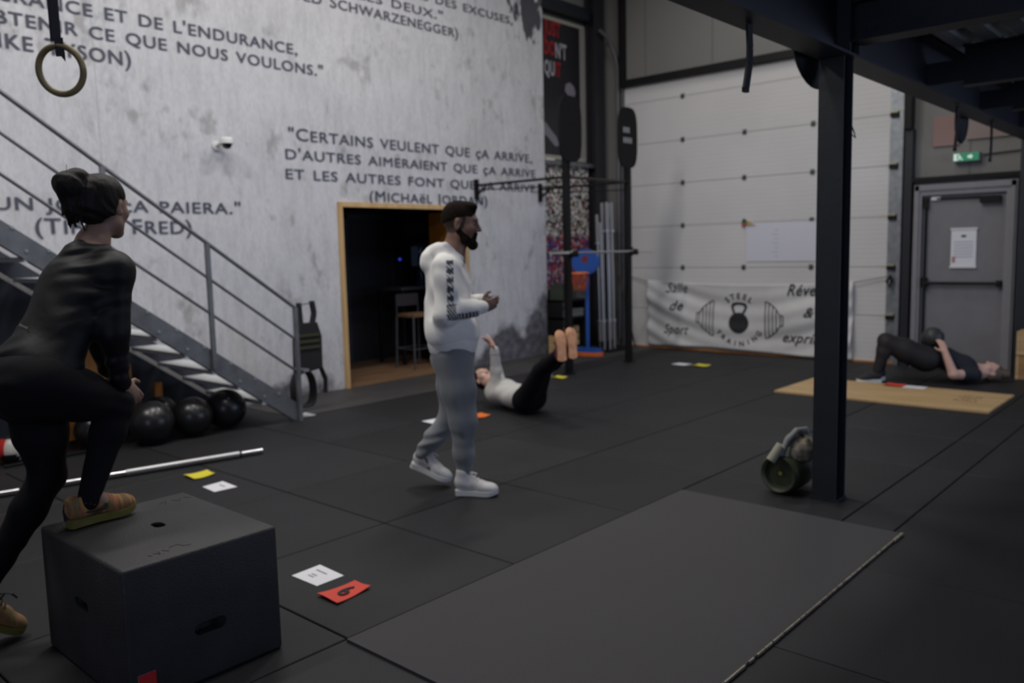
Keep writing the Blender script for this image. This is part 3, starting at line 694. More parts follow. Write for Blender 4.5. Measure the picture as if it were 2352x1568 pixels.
def boolcut(o, cs):
    for c in cs:
        md = o.modifiers.new('b', 'BOOLEAN'); md.operation = 'DIFFERENCE'; md.object = c; md.solver = 'EXACT'
    dg = bpy.context.evaluated_depsgraph_get(); me = bpy.data.meshes.new_from_object(o.evaluated_get(dg))
    o.modifiers.clear(); old = o.data; o.data = me; me.name = 'body'
    for c in cs: bpy.data.objects.remove(c)
X = Matrix.Rotation(PI/2, 4, 'X')
cs = [cutter(Matrix.Translation((.305, 0, .20)) @ X, .125, .045, .05), cutter(Matrix.Translation((0, .38, .28)) @ Matrix.Rotation(PI/2, 4, 'Z') @ X, .125, .04, .05),
      cutter(Matrix.Translation((.31, .39, .5)) @ Matrix.Rotation(PI/2, 4, 'Z'), .075, .045, .08)]
for c in cs: c.location = pb.location
boolcut(bo, cs)
for p_ in bo.data.polygons: p_.use_smooth = p_.area < .004
bo.data.set_sharp_from_angle(angle=math.radians(50))
st = obj('sticker', (lambda b: (box(b, .030, .092, -.0015, 0, .0, .115), b)[1])(B()), [mat('label_white', (.62, .62, .62), .5)], pb)
bm = B(); box(bm, .030, .092, -.0025, -.0015, .062, .115); obj('red_band', bm, mat('label_red', (.5, .02, .02), .5), st)
# worn hand-written marks on the lid
bm = B()
def stroke(pts, w=.004):
    for p, q in zip(pts, pts[1:]): bar(bm, (p[0], p[1], .5008), (q[0], q[1], .5008), w, .0008)
stroke([(.215, .10), (.25, .11), (.26, .075), (.285, .07)]); stroke([(.13, .08), (.135, .06)]); stroke([(.15, .085), (.165, .06), (.17, .09)]); stroke([(.185, .09), (.2, .065)])
stroke([(.44, .66), (.475, .67), (.455, .63)]); stroke([(.50, .67), (.52, .64), (.54, .67)]); stroke([(.555, .67), (.575, .64)])
obj('worn_marks', bm, M_dark, pb)

# ------------------------------------------------------------------ platform mat
pm = thing('lifting_platform', 'large grey ribbed rubber lifting platform set into the floor in the foreground', 'mat', (1.89, 1.33, 0))
bm = B(); box(bm, 0, 2.62, 0, 1.31, 0.0, .012); obj('mat', bm, M_plat, pm, bevel=.003)
bm = B(); box(bm, -.0, 2.62, -.012, -.001, 0, .013)
o = obj('metal_edge', bm, mat('edge_dark', (.03, .03, .03), .6), pm)
random.seed(5); x = .0
bm = B()
while x < 2.5:
    w_ = random.choice((.04, .06, .09, .16)); box(bm, x, min(x+w_, 2.62), -.016, -.009, .004, .0145); x += w_+random.choice((.008, .012, .03))
box(bm, 2.47, 2.62, -.022, -.008, .004, .0155)
o2 = obj('worn_metal_strip', bm, mat('worn_edge_metal', (.34, .30, .24), .35, .6, var=.4, scale=40), pm); o2['kind'] = 'stuff'

# ------------------------------------------------------------------ loose barbells
def barbell(name, L, label, loc, d, group=None, sleeve=.41, ms=None):
    t = thing(name, label, 'barbell', loc, group=group)
    t.rotation_mode = 'QUATERNION'; t.rotation_quaternion = Vector((1, 0, 0)).rotation_difference(Vector(d).normalized())
    bm = B(); tube(bm, [(-L/2+sleeve, 0, 0), (L/2-sleeve, 0, 0)], .0145, 14); obj('shaft', bm, M_steelbar, t, smooth=True)
    for s in (-1, 1):
        bm = B(); tube(bm, [(s*(L/2-sleeve), 0, 0), (s*L/2, 0, 0)], .025, 16); o = obj('sleeve', bm, ms or M_chrome, t, smooth=True)
        bm = B(); tube(bm, [(s*(L/2-sleeve-.03), 0, 0), (s*(L/2-sleeve), 0, 0)], .037, 16); obj('collar', bm, M_steelbar, t, smooth=True)
    return t
dv = Vector((3.39-1.67, 5.76-6.113, 0)).normalized()
cpt = Vector((3.41, 5.76, 0)) - dv*1.1
t = thing('barbell', 'long silver barbell lying on the floor behind the lunging woman', 'barbell', (3.41-dv.x*1.1, 5.76-dv.y*1.1, .027))
t.rotation_mode = 'QUATERNION'; t.rotation_quaternion = Vector((1, 0, 0)).rotation_difference(dv)
for a_, b_, r_, m_, n_ in ((.93, 1.10, .021, M_chrome, 'sleeve'), (.915, .93, .027, M_blackf, 'joint_ring'), (.10, .915, .026, M_steelbar, 'grip_tube'), (-.55, .10, .020, M_chrome, 'shaft'), (-.565, -.55, .024, M_blackf, 'joint_ring'), (-1.1, -.565, .021, M_chrome, 'sleeve')):
    bm = B(); tube(bm, [(a_, 0, 0), (b_, 0, 0)], r_, 16); obj(n_, bm, m_, t, smooth=True)

# ------------------------------------------------------------------ papers and numbered bands
def quad_sheet(name, corners, z, th, m, label, cat, curl=.0, group=None):
    t = thing(name, label, cat, (sum(c[0] for c in corners)/4, sum(c[1] for c in corners)/4, 0), group=group)
    cx, cy = t.location.x, t.location.y
    bm = B(); n = 6; g = []
    for lay in (1, 0):
        gg = []
        for i in range(n+1):
            row = []
            for j in range(n+1):
                u, v = i/n, j/n
                p = [(1-u)*(1-v)*corners[0][k]+u*(1-v)*corners[1][k]+u*v*corners[2][k]+(1-u)*v*corners[3][k] for k in (0, 1)]
                row.append(bm.verts.new((p[0]-cx, p[1]-cy, z+(th if lay else 0)+curl*(abs(u-.5)**2+.6*math.sin(5*v+2*u)*.15+.1))))
            gg.append(row)
        g.append(gg)
    for lay in (0, 1):
        for i in range(n):
            for j in range(n): bm.faces.new((g[lay][i][j], g[lay][i+1][j], g[lay][i+1][j+1], g[lay][i][j+1]))
    for i in range(n):
        for a, b in ((0, 0), ):
            bm.faces.new((g[0][i][0], g[0][i+1][0], g[1][i+1][0], g[1][i][0])); bm.faces.new((g[0][i][n], g[0][i+1][n], g[1][i+1][n], g[1][i][n]))
            bm.faces.new((g[0][0][i], g[0][0][i+1], g[1][0][i+1], g[1][0][i])); bm.faces.new((g[0][n][i], g[0][n][i+1], g[1][n][i+1], g[1][n][i]))
    obj('sheet', bm, m, t)
    return t
def flat_quad(name, cs, z, m, parent):
    bm = B(); bm.faces.new([bm.verts.new((c[0]-parent.location.x, c[1]-parent.location.y, z)) for c in cs]); return obj(name, bm, m, parent)
def lerp_q(c, u0, u1, v0, v1):
    def P(u, v): return tuple((1-u)*(1-v)*c[0][k]+u*(1-v)*c[1][k]+u*v*c[2][k]+(1-u)*v*c[3][k] for k in (0, 1))
    return [P(u0, v0), P(u1, v0), P(u1, v1), P(u0, v1)]
G2 = 'white station papers on the floor'; G3 = 'coloured bands on the floor'
c = [(2.139, 3.412), (2.31, 3.422), (2.30, 3.21), (2.142, 3.207)]
p = quad_sheet('paper_sheet', c, .001, .001, M_paper, 'white paper with printed lines between the plyo box and the platform', 'paper', group=G2)
flat_quad('printed_line', lerp_q(c, .68, .74, .2, .62), .0035, M_grey, p)
for a in (.3, .42): flat_quad('printed_line', lerp_q(c, a, a+.05, .30, .52), .0035, M_grey, p)
c = [(2.642, 5.253), (2.80, 5.27), (2.79, 5.058), (2.63, 5.07)]
p = quad_sheet('paper_sheet', c, .001, .001, M_paper, 'white paper beside the yellow band behind the plyo box', 'paper', group=G2)
flat_quad('printed_line', lerp_q(c, .6, .68, .3, .7), .0035, M_grey, p)
quad_sheet('paper_sheet', [(4.44, 6.92), (4.60, 6.92), (4.60, 6.74), (4.44, 6.74)], .001, .001, M_paper, 'white paper on the floor at the foot of the stair railing', 'paper', group=G2)
quad_sheet('paper_sheet', [(5.00, 5.66), (5.16, 5.64), (5.14, 5.42), (4.98, 5.44)], .001, .001, M_paper, 'white paper on the floor just behind the standing man\'s knees', 'paper', group=G2)
quad_sheet('paper_sheet', [(9.46, 5.70), (9.63, 5.68), (9.61, 5.46), (9.44, 5.50)], .001, .001, M_paper, 'white paper in front of the hanging banner', 'paper', group=G2)
quad_sheet('paper_sheet', [(9.10, 2.70), (9.26, 2.70), (9.26, 2.49), (9.10, 2.49)], .0215, .001, M_paper, 'white paper on the plywood board', 'paper', group=G2)
def band(c, m, label, digit=None, z=.001, inkm=M_dark):
    t = quad_sheet('numbered_band', c, z, .004, m, label, 'band', .03, group=G3)
    bm = B(); box(bm, 0, 0, 0, 0, 0, 0); bm.free()
    if digit:
        me = text_mesh(digit, 1., .02); a, b = extent(me)
        q = lerp_q(c, .5, .9, .5, .5); cc = Vector((sum(x[0] for x in c)/4, sum(x[1] for x in c)/4, 0))
        put_text('number', me, inkm, t, cc-t.location+Vector((-.05, .01, z+.0115)), (.3, -.95, 0), (.95, .3, 0), .11, .15, a)
    return t
band([(2.075, 3.11), (2.275, 3.09), (2.285, 2.985), (2.075, 2.955)], M_red, 'red band with a black 6 beside the printed paper', '6')
band([(2.69, 5.62), (2.86, 5.60), (2.85, 5.47), (2.69, 5.46)], M_yellow, 'yellow band between the floor barbell and the plyo box')
band([(5.40, 5.46), (5.56, 5.44), (5.55, 5.30), (5.40, 5.30)], M_orangef, 'orange band on the floor under the white-sweatered woman')
band([(9.44, 5.39), (9.60, 5.37), (9.60, 5.19), (9.44, 5.21)], M_yellow, 'yellow band next to the paper in front of the banner')
band([(9.10, 2.90), (9.24, 2.88), (9.24, 2.70), (9.10, 2.72)], M_red, 'red band beside the paper on the plywood board', z=.0215)

# plywood board on the floor
py = thing('plywood_board', 'thin plywood sheet lying on the floor in front of the woman with the ball', 'board', (8.20, 1.70, 0))
bm = B(); box(bm, 0, 1.06, 0, 2.0, .001, .02); obj('sheet', bm, M_ply, py, bevel=.002)
bm = B()
random.seed(3)
for r_ in range(5):
    for k in range(6):
        if random.random() < .8: box(bm, .42+.07*r_, .46+.07*r_, .20+.035*k, .222+.035*k, .0203, .021)
obj('stamped_print', bm, mat('brown_stamp', (.25, .16, .07), .8), py)

# ------------------------------------------------------------------ rig with posts, bars, targets
rg = thing('wall_rig', 'black wall-mounted pull-up rig with two tall posts by the garage door', 'rack', (0, 0, 0))
for x in (8.04, 9.36):
    bm = B(); box(bm, x-.037, x+.037, 6.265, 6.34, 0, 3.35); o = obj('post', bm, M_black, rg, bevel=.004)
    bm = B(); box(bm, x-.06, x+.06, 6.24, 6.36, 0, .012); obj('foot_plate', bm, M_black, o)
    bm = B(); tube(bm, [(x-.03, 6.34, 2.42), (x-.05, 7.76, 2.42)], .017, 10); tube(bm, [(x, 6.34, 2.32), (x-.04, 7.76, 2.36)], .008, 6)
    obj('cross_bar', bm, M_black, rg)
    bm = B(); box(bm, x-.085, x-.02, 7.76, 7.79, 2.24, 2.50); bar(bm, (x-.05, 7.76, 2.30), (x-.05, 7.60, 2.40), .02, .02); obj('wall_bracket', bm, M_black, rg)
bm = B(); tube(bm, [(8.07, 6.30, 2.42), (9.33, 6.30, 2.42)], .017, 12); obj('pull_up_bar', bm, mat('brown_steel', (.045, .035, .03), .5, .3), rg)
for x in (8.04, 9.36):
    bm = B(); box(bm, x-.05, x+.05, 6.17, 6.265, 1.455, 1.475); box(bm, x-.05, x+.05, 6.17, 6.18, 1.455, 1.53); box(bm, x-.045, x+.045, 6.25, 6.265, 1.44, 1.56); obj('j_hook', bm, M_black, rg)
t = barbell('barbell', 2.2, 'steel barbell resting across the two rig posts', (8.72, 6.22, 1.502), (1, 0, 0))
for i, x in enumerate((8.02, 9.24)):
    t = thing('wall_ball_target', 'black oblong ball target on the %s rig post' % ('left' if i == 0 else 'right, lettered,'), 'target', (x, 6.215, 2.98))
    bm = B(); n = 24; pts = []
    w, h = .215, .39
    for k in range(n):
        a = 2*PI*k/n; ca, sa = math.cos(a), math.sin(a)
        pts.append((w*math.copysign(abs(ca)**.55, ca), h*math.copysign(abs(sa)**.6, sa)))
    prism(bm, pts, -.012, .012, 1); obj('board', bm, mat('target_black', (.006, .006, .007), .6, spec=.2), t, bevel=.003)
    bm = B(); box(bm, -.05, .05, .012, .045, -.2, .2); obj('mount', bm, M_black, t)
    if i == 1:
        bm = B()
        for z, k0 in ((.06, 3), (-.07, 4)):
            for k in range(k0): box(bm, -.11+.052*k, -.075+.052*k, -.0135, -.012, z, z+.07)
        obj('white_marks', bm, mat('dull_white', (.32, .32, .33), .7), t)

# corner post, poster, crowd print ------------------------------------
cp = thing('corner_column', 'dark steel column in the corner behind the upright barbells', 'column', (10.72, 7.80, 0))
bm = B(); box(bm, -.12, .12, -.09, -.078, 0, 6.6); box(bm, -.12, .12, .078, .09, 0, 6.6); box(bm, -.006, .006, -.078, .078, 0, 6.6); obj('profile', bm, mat('dark_column', (.022, .021, .026), .5), cp)
pp = thing('conduit', 'grey pipe running up the corner beside the garage door', 'pipe', (10.93, 7.52, 0))
bm = B(); tube(bm, [(0, 0, 0.1), (0, 0, 4.3), (0, .04, 4.5), (-.1, .10, 4.75), (-.3, .12, 4.85)], .028, 12); obj('pipe', bm, mat('pipe_grey', (.12, .12, .13), .45), pp, smooth=True)
bm = B()
for z in (.6, 1.8, 3.0, 4.0): tube(bm, [(0, 0, z-.01), (0, 0, z+.01)], .036, 12)
obj('clip', bm, M_galvd, pp)
po = thing('poster', 'black motivational poster with red and white words and a hooded man', 'poster', (9.96, 7.93, 3.92))
bm = B(); box(bm, -.50, .50, -.03, 0, -.97, .97); obj('panel', bm, mat('poster_black', (.014, .013, .018), .4), po)
bm = B(); box(bm, -.53, -.50, -.035, 0, -1.0, 1.0); box(bm, -.53, .62, -.035, 0, -1.03, -.97); box(bm, -.53, .62, -.035, 0, .97, 1.02); obj('thin_edge', bm, mat('edge_cream', (.34, .32, .26), .5), po)
bm = B(); box(bm, .50, .64, -.03, 0, -1.0, .97); obj('side_strip', bm, mat('strip_cream', (.27, .26, .23), .6), po)
M_pr, M_pw = mat('poster_red', (.30, .012, .015), .6), mat('poster_white', (.36, .35, .38), .6)
def plet(s, x0, x1, z, cap, m):
    me = text_mesh(s, 1., .035); a, b = extent(me)
    put_text('lettering', me, m, po, (x0, -.0325, z), (1, 0, 0), (0, 0, 1), (x1-x0)/(b-a), cap/.70, a)
plet('JUST', -.36, .03, .76, .20, M_pr); plet('DO', -.36, -.10, .48, .20, M_pr); plet("N'T", -.09, .17, .46, .21, M_pw)
plet('QU', -.36, -.12, .19, .20, M_pw); plet('IT', -.10, .03, .19, .20, M_pr)
bm = B()
def blobp(pts, y): prism(bm, pts, y, y+.002, 1)
pg = mat('poster_grey', (.20, .19, .22), .6)
blobp([(.14, .10), (.24, .14), (.34, .09), (.38, -.0), (.34, -.08), (.20, -.06), (.12, .0)][::-1], -.034); blobp([(.02, -.25), (.12, -.22), (.30, -.12), (.42, -.2), (.46, -.42), (.40, -.5), (.30, -.3), (.05, -.38), (-.05, -.42)][::-1], -.034)
blobp([(-.42, -.55), (-.36, -.50), (-.24, -.60), (-.10, -.70), (-.04, -.82), (-.14, -.84), (-.30, -.72), (-.44, -.66)][::-1], -.034)
obj('figure_highlights', bm, pg, po)
bm = B(); blobp([(-.05, -.42), (.05, -.38), (.30, -.3), (.40, -.5), (.46, -.95), (.0, -.95), (-.08, -.7)][::-1], -.0335); obj('hooded_figure', bm, mat('poster_dark_grey', (.04, .04, .045), .7), po)
ld = thing('ledge', 'grey steel ledge between the poster and the crowd print', 'ledge', (10.0, 7.88, 2.80))
bm = B(); box(bm, -.53, .85, -.08, .05, 0, .06); obj('profile', bm, M_galvd, ld)
bm = B(); box(bm, -.50, -.30, -.07, -.0, .06, .084); obj('white_block', bm, M_white, ld)
up_ = thing('upper_beam', 'dark steel beam above the poster', 'beam', (10.1, 7.86, 5.0))
bm = B(); box(bm, -.66, .50, -.07, .07, 0, .18); obj('profile', bm, M_navy, up_)
cr = thing('crowd_print', 'tall print of a dense colourful crowd on the wall behind the rig', 'poster', (0, 0, 0))
bm = B(); box(bm, 9.46, 10.58, 7.86, 7.90, .95, 2.80); obj('panel', bm, M_crowd, cr)
# shelf with odds and ends below the crowd print
sh = thing('low_shelf', 'dark low shelf with clutter below the crowd print', 'shelf', (9.42, 7.50, 0))
for z in (.05, .52, .78):
    bm = B(); box(bm, 0, .58, 0, .28, z, z+.03); obj('board', bm, M_black, sh)
for x in (0, .55):
    bm = B(); box(bm, x, x+.03, 0, .28, 0, .80); obj('upright', bm, M_black, sh)
bx = [('storage_box', (9.46, 9.80, 7.52, 7.75, .812, 1.04), mat('dark_green_box', (.035, .045, .03), .6), 'dark green box on top of the low shelf', 'box'),
      ('storage_box', (9.46, 9.95, 7.51, 7.76, .555, .66), mat('grey_tray', (.16, .17, .17), .5), 'flat grey tray on the middle board of the low shelf', 'box')]
for nm, b_, m_, lb, ct in bx:
    bm = B(); box(bm, *b_); t = tag(obj(nm, bm, m_, bevel=.008), lb, ct)
    bm = B(); box(bm, b_[0]-.006, b_[1]+.006, b_[2]-.006, b_[3]+.006, b_[5]-.025, b_[5]+.004); obj('lid', bm, m_, t)
for i, (x, y, s) in enumerate(((9.11, 7.45, .17), (9.47, 7.60, .26))):
    t = thing('wooden_crate', 'light wooden crate %s' % ('on the floor left of the low shelf' if i == 0 else 'inside the low shelf'), 'crate', (x, y, 0 if i == 0 else .085), group='wooden crates by the rig')
    for zz in (.03, .13, .23):
        bm = B(); box(bm, 0, s*1.7, -.33+.3, -.33+.315, zz, zz+.08); obj('slat', bm, M_ply, t)
    for xx in (0, s*1.7-.02):
        bm = B(); box(bm, xx, xx+.02, -.01, .06, .02, .32); obj('upright', bm, M_ply, t)
bt2 = thing('bottle', 'clear plastic bottle standing on the floor beside the left rig post', 'bottle', (7.72, 6.36, 0))
bm = B(); lathe(bm, [(0, 0), (.035, 0), (.037, .02), (.036, .17), (.015, .21), (.015, .225), (0, .225)], (0, 0, 0), 16); obj('body', bm, mat('cloudy_plastic', (.50, .50, .48), .3), bt2, smooth=True)
bm = B(); lathe(bm, [(0, .225), (.017, .225), (.017, .245), (0, .245)], (0, 0, 0), 12); obj('cap', bm, M_white, bt2)
quad_sheet('numbered_band', [(7.66, 6.28), (7.78, 6.28), (7.78, 6.13), (7.66, 6.13)], .001, .006, M_yellow, 'yellow band by the bottle at the left rig post', 'band', .03, group=G3)
quad_sheet('paper_sheet', [(7.60, 6.52), (7.74, 6.50), (7.74, 6.42), (7.60, 6.44)], .001, .001, mat('grey_paper', (.4, .4, .4), .7), 'greyish paper on the floor behind the bottle', 'paper', group=G2)

# upright barbells in their holder
M_dullbar = mat('dull_sleeve_steel', (.33, .33, .33), .5, .8)
hb = thing('barbell_holder', 'black upright barbell holder in the corner', 'rack', (10.35, 7.30, 0))
bm = B(); box(bm, -.30, .30, -.2, .2, 0, .03); obj('base', bm, M_black, hb, bevel=.003)
spots = [(10.14, 7.36, 2.02, .0), (10.22, 7.24, 2.2, .0), (10.29, 7.38, 2.2, .01), (10.37, 7.26, 2.2, .01), (10.46, 7.38, 2.2, .02), (10.06, 7.24, 1.9, -.01)]
for (x, y, L, ln) in spots:
    bm = B(); tube(bm, [(x-10.35, y-7.30, .03), (x-10.35, y-7.30, .16)], .034, 12, False); obj('socket', bm, M_black, hb)
lab = ['leftmost', 'second from the left', 'third from the left', 'fourth from the left', 'rightmost', 'hindmost, shortest']
for i, (x, y, L, ln) in enumerate(spots):
    barbell('barbell', L, 'steel barbell stored upright in the corner, %s' % lab[i], (x, y, L/2+.031), (ln, .02, 1), 'upright barbells in the corner', .41, M_dullbar)
wd = thing('wooden_pole', 'slim dark pole leaning in the corner right of the barbells', 'pole', (10.72, 7.15, 0))
bm = B(); tube(bm, [(.08, 0, .014), (-.12, .42, 2.15)], .014, 8); obj('shaft', bm, mat('dark_pole', (.05, .045, .02), .5), wd)

# toy basketball hoop
hp = thing('basketball_hoop', 'blue and orange toy basketball hoop behind the left rig post', 'hoop', (9.66, 7.22, 0), -PI/2)
bm = B(); pts = [(.24*math.cos(2*PI*k/24)*(1.1 if abs(math.cos(2*PI*k/24)) > .5 else 1), .14*math.sin(2*PI*k/24)) for k in range(24)]
prism(bm, pts, .0, .055, 2); obj('base', bm, M_orangef, hp, bevel=.01)
bm = B(); prism(bm, [(p[0]*.93, p[1]*.93) for p in pts], .055, .10, 2); obj('base_cover', bm, M_blue, hp, bevel=.012)
bm = B(); tube(bm, [(0, 0, .1), (0, 0, 1.36)], .028, 12); obj('pole', bm, M_blue, hp, smooth=True)
bm = B(); pts = [(.24*math.cos(2*PI*k/26), .19*math.sin(2*PI*k/26)+1.36) for k in range(26)]
prism(bm, pts, -.045, -.015, 1); bb = obj('backboard', bm, M_blue, hp, bevel=.008)
bm = B(); prism(bm, [(.06*math.cos(2*PI*k/16), .05*math.sin(2*PI*k/16)+1.40) for k in range(16)], -.048, -.045, 1); obj('emblem', bm, mat('dull_red', (.22, .03, .02), .5), bb)
bm = B(); tube(bm, [(.12*math.cos(a), -.17+.12*math.sin(a), 1.20) for a in [2*PI*k/24 for k in range(25)]], .016, 8, False); obj('rim', bm, M_orangef, hp, smooth=True)
bm = B()
for k in range(14):
    a = 2*PI*k/14
    for s in (1, -1): tube(bm, [(.12*math.cos(a), -.17+.12*math.sin(a), 1.19), (.10*math.cos(a+s*.22), -.17+.10*math.sin(a+s*.22), 1.08), (.08*math.cos(a), -.17+.08*math.sin(a), .95)], .0045, 4)
obj('net', bm, mat('orange_net', (.45, .09, .02), .7), hp)

# ------------------------------------------------------------------ banner
bn = thing('banner', 'white sagging gym banner with barbell logo tied across the garage door', 'banner', (0, 0, 0))
YL, YR = 6.98, 3.86
def bx_(y, z):
    u = (YL-y)/(YL-YR)
    w_ = z-1.7*(u-.5)**2; s = .010*math.sin(9*u+7*z)+.006*math.sin(22*u+3*z)+(.030*math.sin(11*w_)+.014*math.sin(27*w_+1+2*u))*(.35+1.3*abs(u-.5))
    return 10.885 + s*.8
def btop(u): return 1.03-.10*math.sin(PI*min(max(u, 0), 1))**.8*1.0+.0
NU, NV = 120, 44
bm = B(); g = []
for i in range(NU+1):
    u = i/NU; y = YL+(YR-YL)*u; row = []
    zt = 1.05 - .42*u*(1-u)*.55; zb = .045+.02*math.sin(5*u)
    for j in range(NV+1):
        z = zb+(zt-zb)*j/NV; row.append(bm.verts.new((bx_(y, z), y, z)))
    g.append(row)
for i in range(NU):
    for j in range(NV): bm.faces.new((g[i][j], g[i][j+1], g[i+1][j+1], g[i+1][j]))
o = obj('cloth', bm, mat('banner_vinyl', (.66, .65, .63), .55, var=.03), bn, smooth=True)
md = o.modifiers.new('t', 'SOLIDIFY'); md.thickness = .002
M_bink = mat('banner_ink', (.018, .020, .022), .6)
def on_banner(me, name):
    b_m = B(); b_m.from_mesh(me); bmesh.ops.triangulate(b_m, faces=b_m.faces)
    for _ in range(2):
        bmesh.ops.subdivide_edges(b_m, edges=[e for e in b_m.edges if e.calc_length() > .03], cuts=1); bmesh.ops.triangulate(b_m, faces=[f for f in b_m.faces if len(f.verts) > 3])
    b_m.to_mesh(me); b_m.free()
    for v in me.vertices: v.co.x = bx_(v.co.y, v.co.z)-.010
    return link(name, me, M_bink, bn)
def btext(s, y0, y1, z, cap, shear=.0, bold=.0, small=1.):
    me = text_mesh(s, small, bold, shear); a, b = extent(me)
    sx = (y0-y1)/(b-a)
    for v in me.vertices: v.co = Vector((0, y0-(v.co.x-a)*sx, z+v.co.y*cap/.72))
    on_banner(me, 'lettering')
btext('Salle', 6.64, 6.28, .86, .16, .35, .0); btext('de', 6.56, 6.34, .60, .15, .35, .012); btext('Sport', 6.68, 6.26, .24, .15, .35, .0)
btext('Réveiller', 4.74, 4.02, .85, .16, .35, .012); btext('&', 4.50, 4.36, .56, .14, .35, .012); btext('exprimer', 4.80, 4.02, .21, .14, .35, .012)
def poly_bm(polys, name):
    bm = B()
    for P in polys:
        bm.faces.new([bm.verts.new((0, y, z)) for y, z in P])
    bmesh.ops.triangulate(bm, faces=bm.faces)
    bmesh.ops.subdivide_edges(bm, edges=[e for e in bm.edges if e.calc_length() > .03], cuts=2, use_grid_fill=True)
    bmesh.ops.triangulate(bm, faces=bm.faces)
    me = bpy.data.meshes.new(name); bm.to_mesh(me); bm.free(); return on_banner(me, name)
cy, cz = 5.45, .50
def circ(y, z, ry, rz, n=24, a0=0, a1=2*PI): return [(y+ry*math.cos(a0+(a1-a0)*k/n), z+rz*math.sin(a0+(a1-a0)*k/n)) for k in range(n)]
body = []
for k in range(24):
    a = 2*PI*k/24; r_ = 1 if math.sin(a) > -.6 else .96; body.append((cy+.150*math.cos(a)*r_, cz-.055+.150*math.sin(a)))
poly_bm([body], 'kettlebell_logo')
hnd = []
outer = [(cy-.075, cz+.06), (cy-.125, cz+.17), (cy-.105, cz+.225), (cy-.04, cz+.24), (cy+.04, cz+.24), (cy+.105, cz+.225), (cy+.125, cz+.17), (cy+.075, cz+.06)]
inner = [(cy-.05, cz+.09), (cy-.085, cz+.16), (cy-.075, cz+.19), (cy-.03, cz+.205), (cy+.03, cz+.205), (cy+.075, cz+.19), (cy+.085, cz+.16), (cy+.05, cz+.09)]
poly_bm([[outer[k], outer[k+1], inner[k+1], inner[k]] for k in range(7)], 'kettlebell_logo_handle')
def strokes(segs, w):
    P = []
    for (a, b) in segs:
        a = Vector(a); b = Vector(b); d = (b-a).normalized(); n_ = Vector((-d.y, d.x))*w/2
        P.append([tuple(a+n_), tuple(b+n_), tuple(b-n_), tuple(a-n_)])
    return P
for s in (1, -1):
    seg = []; y0 = cy+s*.40
    steps = [(0, .26), (.055, .24), (.11, .20), (.165, .155), (.225, .07)]
    for k, (dy, hh) in enumerate(steps):
        seg.append(((y0+s*dy, cz-hh), (y0+s*dy, cz+hh)))
        if k+1 < len(steps):
            for q in (1, -1): seg.append(((y0+s*dy, cz+q*hh), (y0+s*steps[k+1][0], cz+q*(steps[k+1][1]+.0))))
    seg.append(((y0+s*.225, cz+.07), (y0+s*.265, cz+.07))); seg.append(((y0+s*.265, cz+.07), (y0+s*.265, cz-.07))); seg.append(((y0+s*.265, cz-.07), (y0+s*.225, cz-.07)))
    poly_bm(strokes(seg, .013), 'plate_logo')
def arc_text(s, R, a0, a1, cap, flip):
    n = len(s)
    for k, ch in enumerate(s):
        me = text_mesh(ch, 1., .018); a, b = extent(me); t = a0+(a1-a0)*k/(n-1)
        pc = (cy+R*math.sin(-t), cz+.02+(R*math.cos(t) if not flip else -R*math.cos(t)))
        rot = -t if not flip else t
        for v in me.vertices:
            lx = (v.co.x-(a+b)/2)*cap/.72*1.0; lz = (v.co.y-.36)*cap/.72
            ly = lx*math.cos(rot)-lz*math.sin(rot); lz2 = lx*math.sin(rot)+lz*math.cos(rot)
            v.co = Vector((0, pc[0]-ly, pc[1]+lz2))
        on_banner(me, 'lettering')
arc_text('STEEL', .31, -.62, .62, .085, False)
arc_text('TRAINING', .37, -.95, .95, .075, True)
for y0, y1, z0, z1, nm in ((7.38, 6.98, 1.12, 1.03, 'cord'), (3.40, 3.86, 1.12, 1.03, 'cord')):
    bm = B(); tube(bm, [(10.90, y0, z0), (10.885, y1, z1)], .007, 6); obj(nm, bm, mat('cord_grey', (.2, .2, .2), .8), bn)
bm = B(); tube(bm, [(10.88, 3.40, 1.12), (10.86, 3.44, 1.05), (10.87, 3.41, .98), (10.88, 3.38, 1.06), (10.88, 3.41, 1.13)], .016, 8); obj('knot', bm, M_black, bn)
# white sheet taped on the garage door, and colourful pennant
t = thing('taped_poster', 'large white paper sheet taped to the garage door above the banner', 'paper', (10.94, 4.8, 1.58))
bm = B(); box(bm, 0, .004, -.55, .575, -.265, .265); obj('sheet', bm, mat('sheet_white', (.66, .66, .72), .6), t)
bm = B()
for k in range(7): box(bm, -.001, 0, .10, .16+.03*(k % 2), -.2+.06*k, -.19+.06*k)
obj('printed_lines', bm, mat('faint_print', (.45, .45, .5), .7), t)
t = thing('marker_holder', 'small multicoloured clip and pennant at the corner of the taped paper', 'clip', (10.93, 5.40, 1.86))
for k, (cc, y, z) in enumerate((((.05, .06, .06), .0, .03), ((.08, .25, .06), -.03, .0), ((.6, .35, .04), -.06, -.01), ((.5, .06, .06), .01, -.03))):
    bm = B(); box(bm, -.012, .008, y-.02, y+.02, z-.025, z+.025); obj('clip_piece', bm, mat('clip%d' % k, cc, .5), t)
bm = B(); bm.faces.new([bm.verts.new(p_) for p_ in ((-.01, -.08, .0), (-.01, -.19, -.045), (-.01, -.08, -.035))]); obj('pennant', bm, mat('pale_orange', (.5, .3, .2), .6), t)

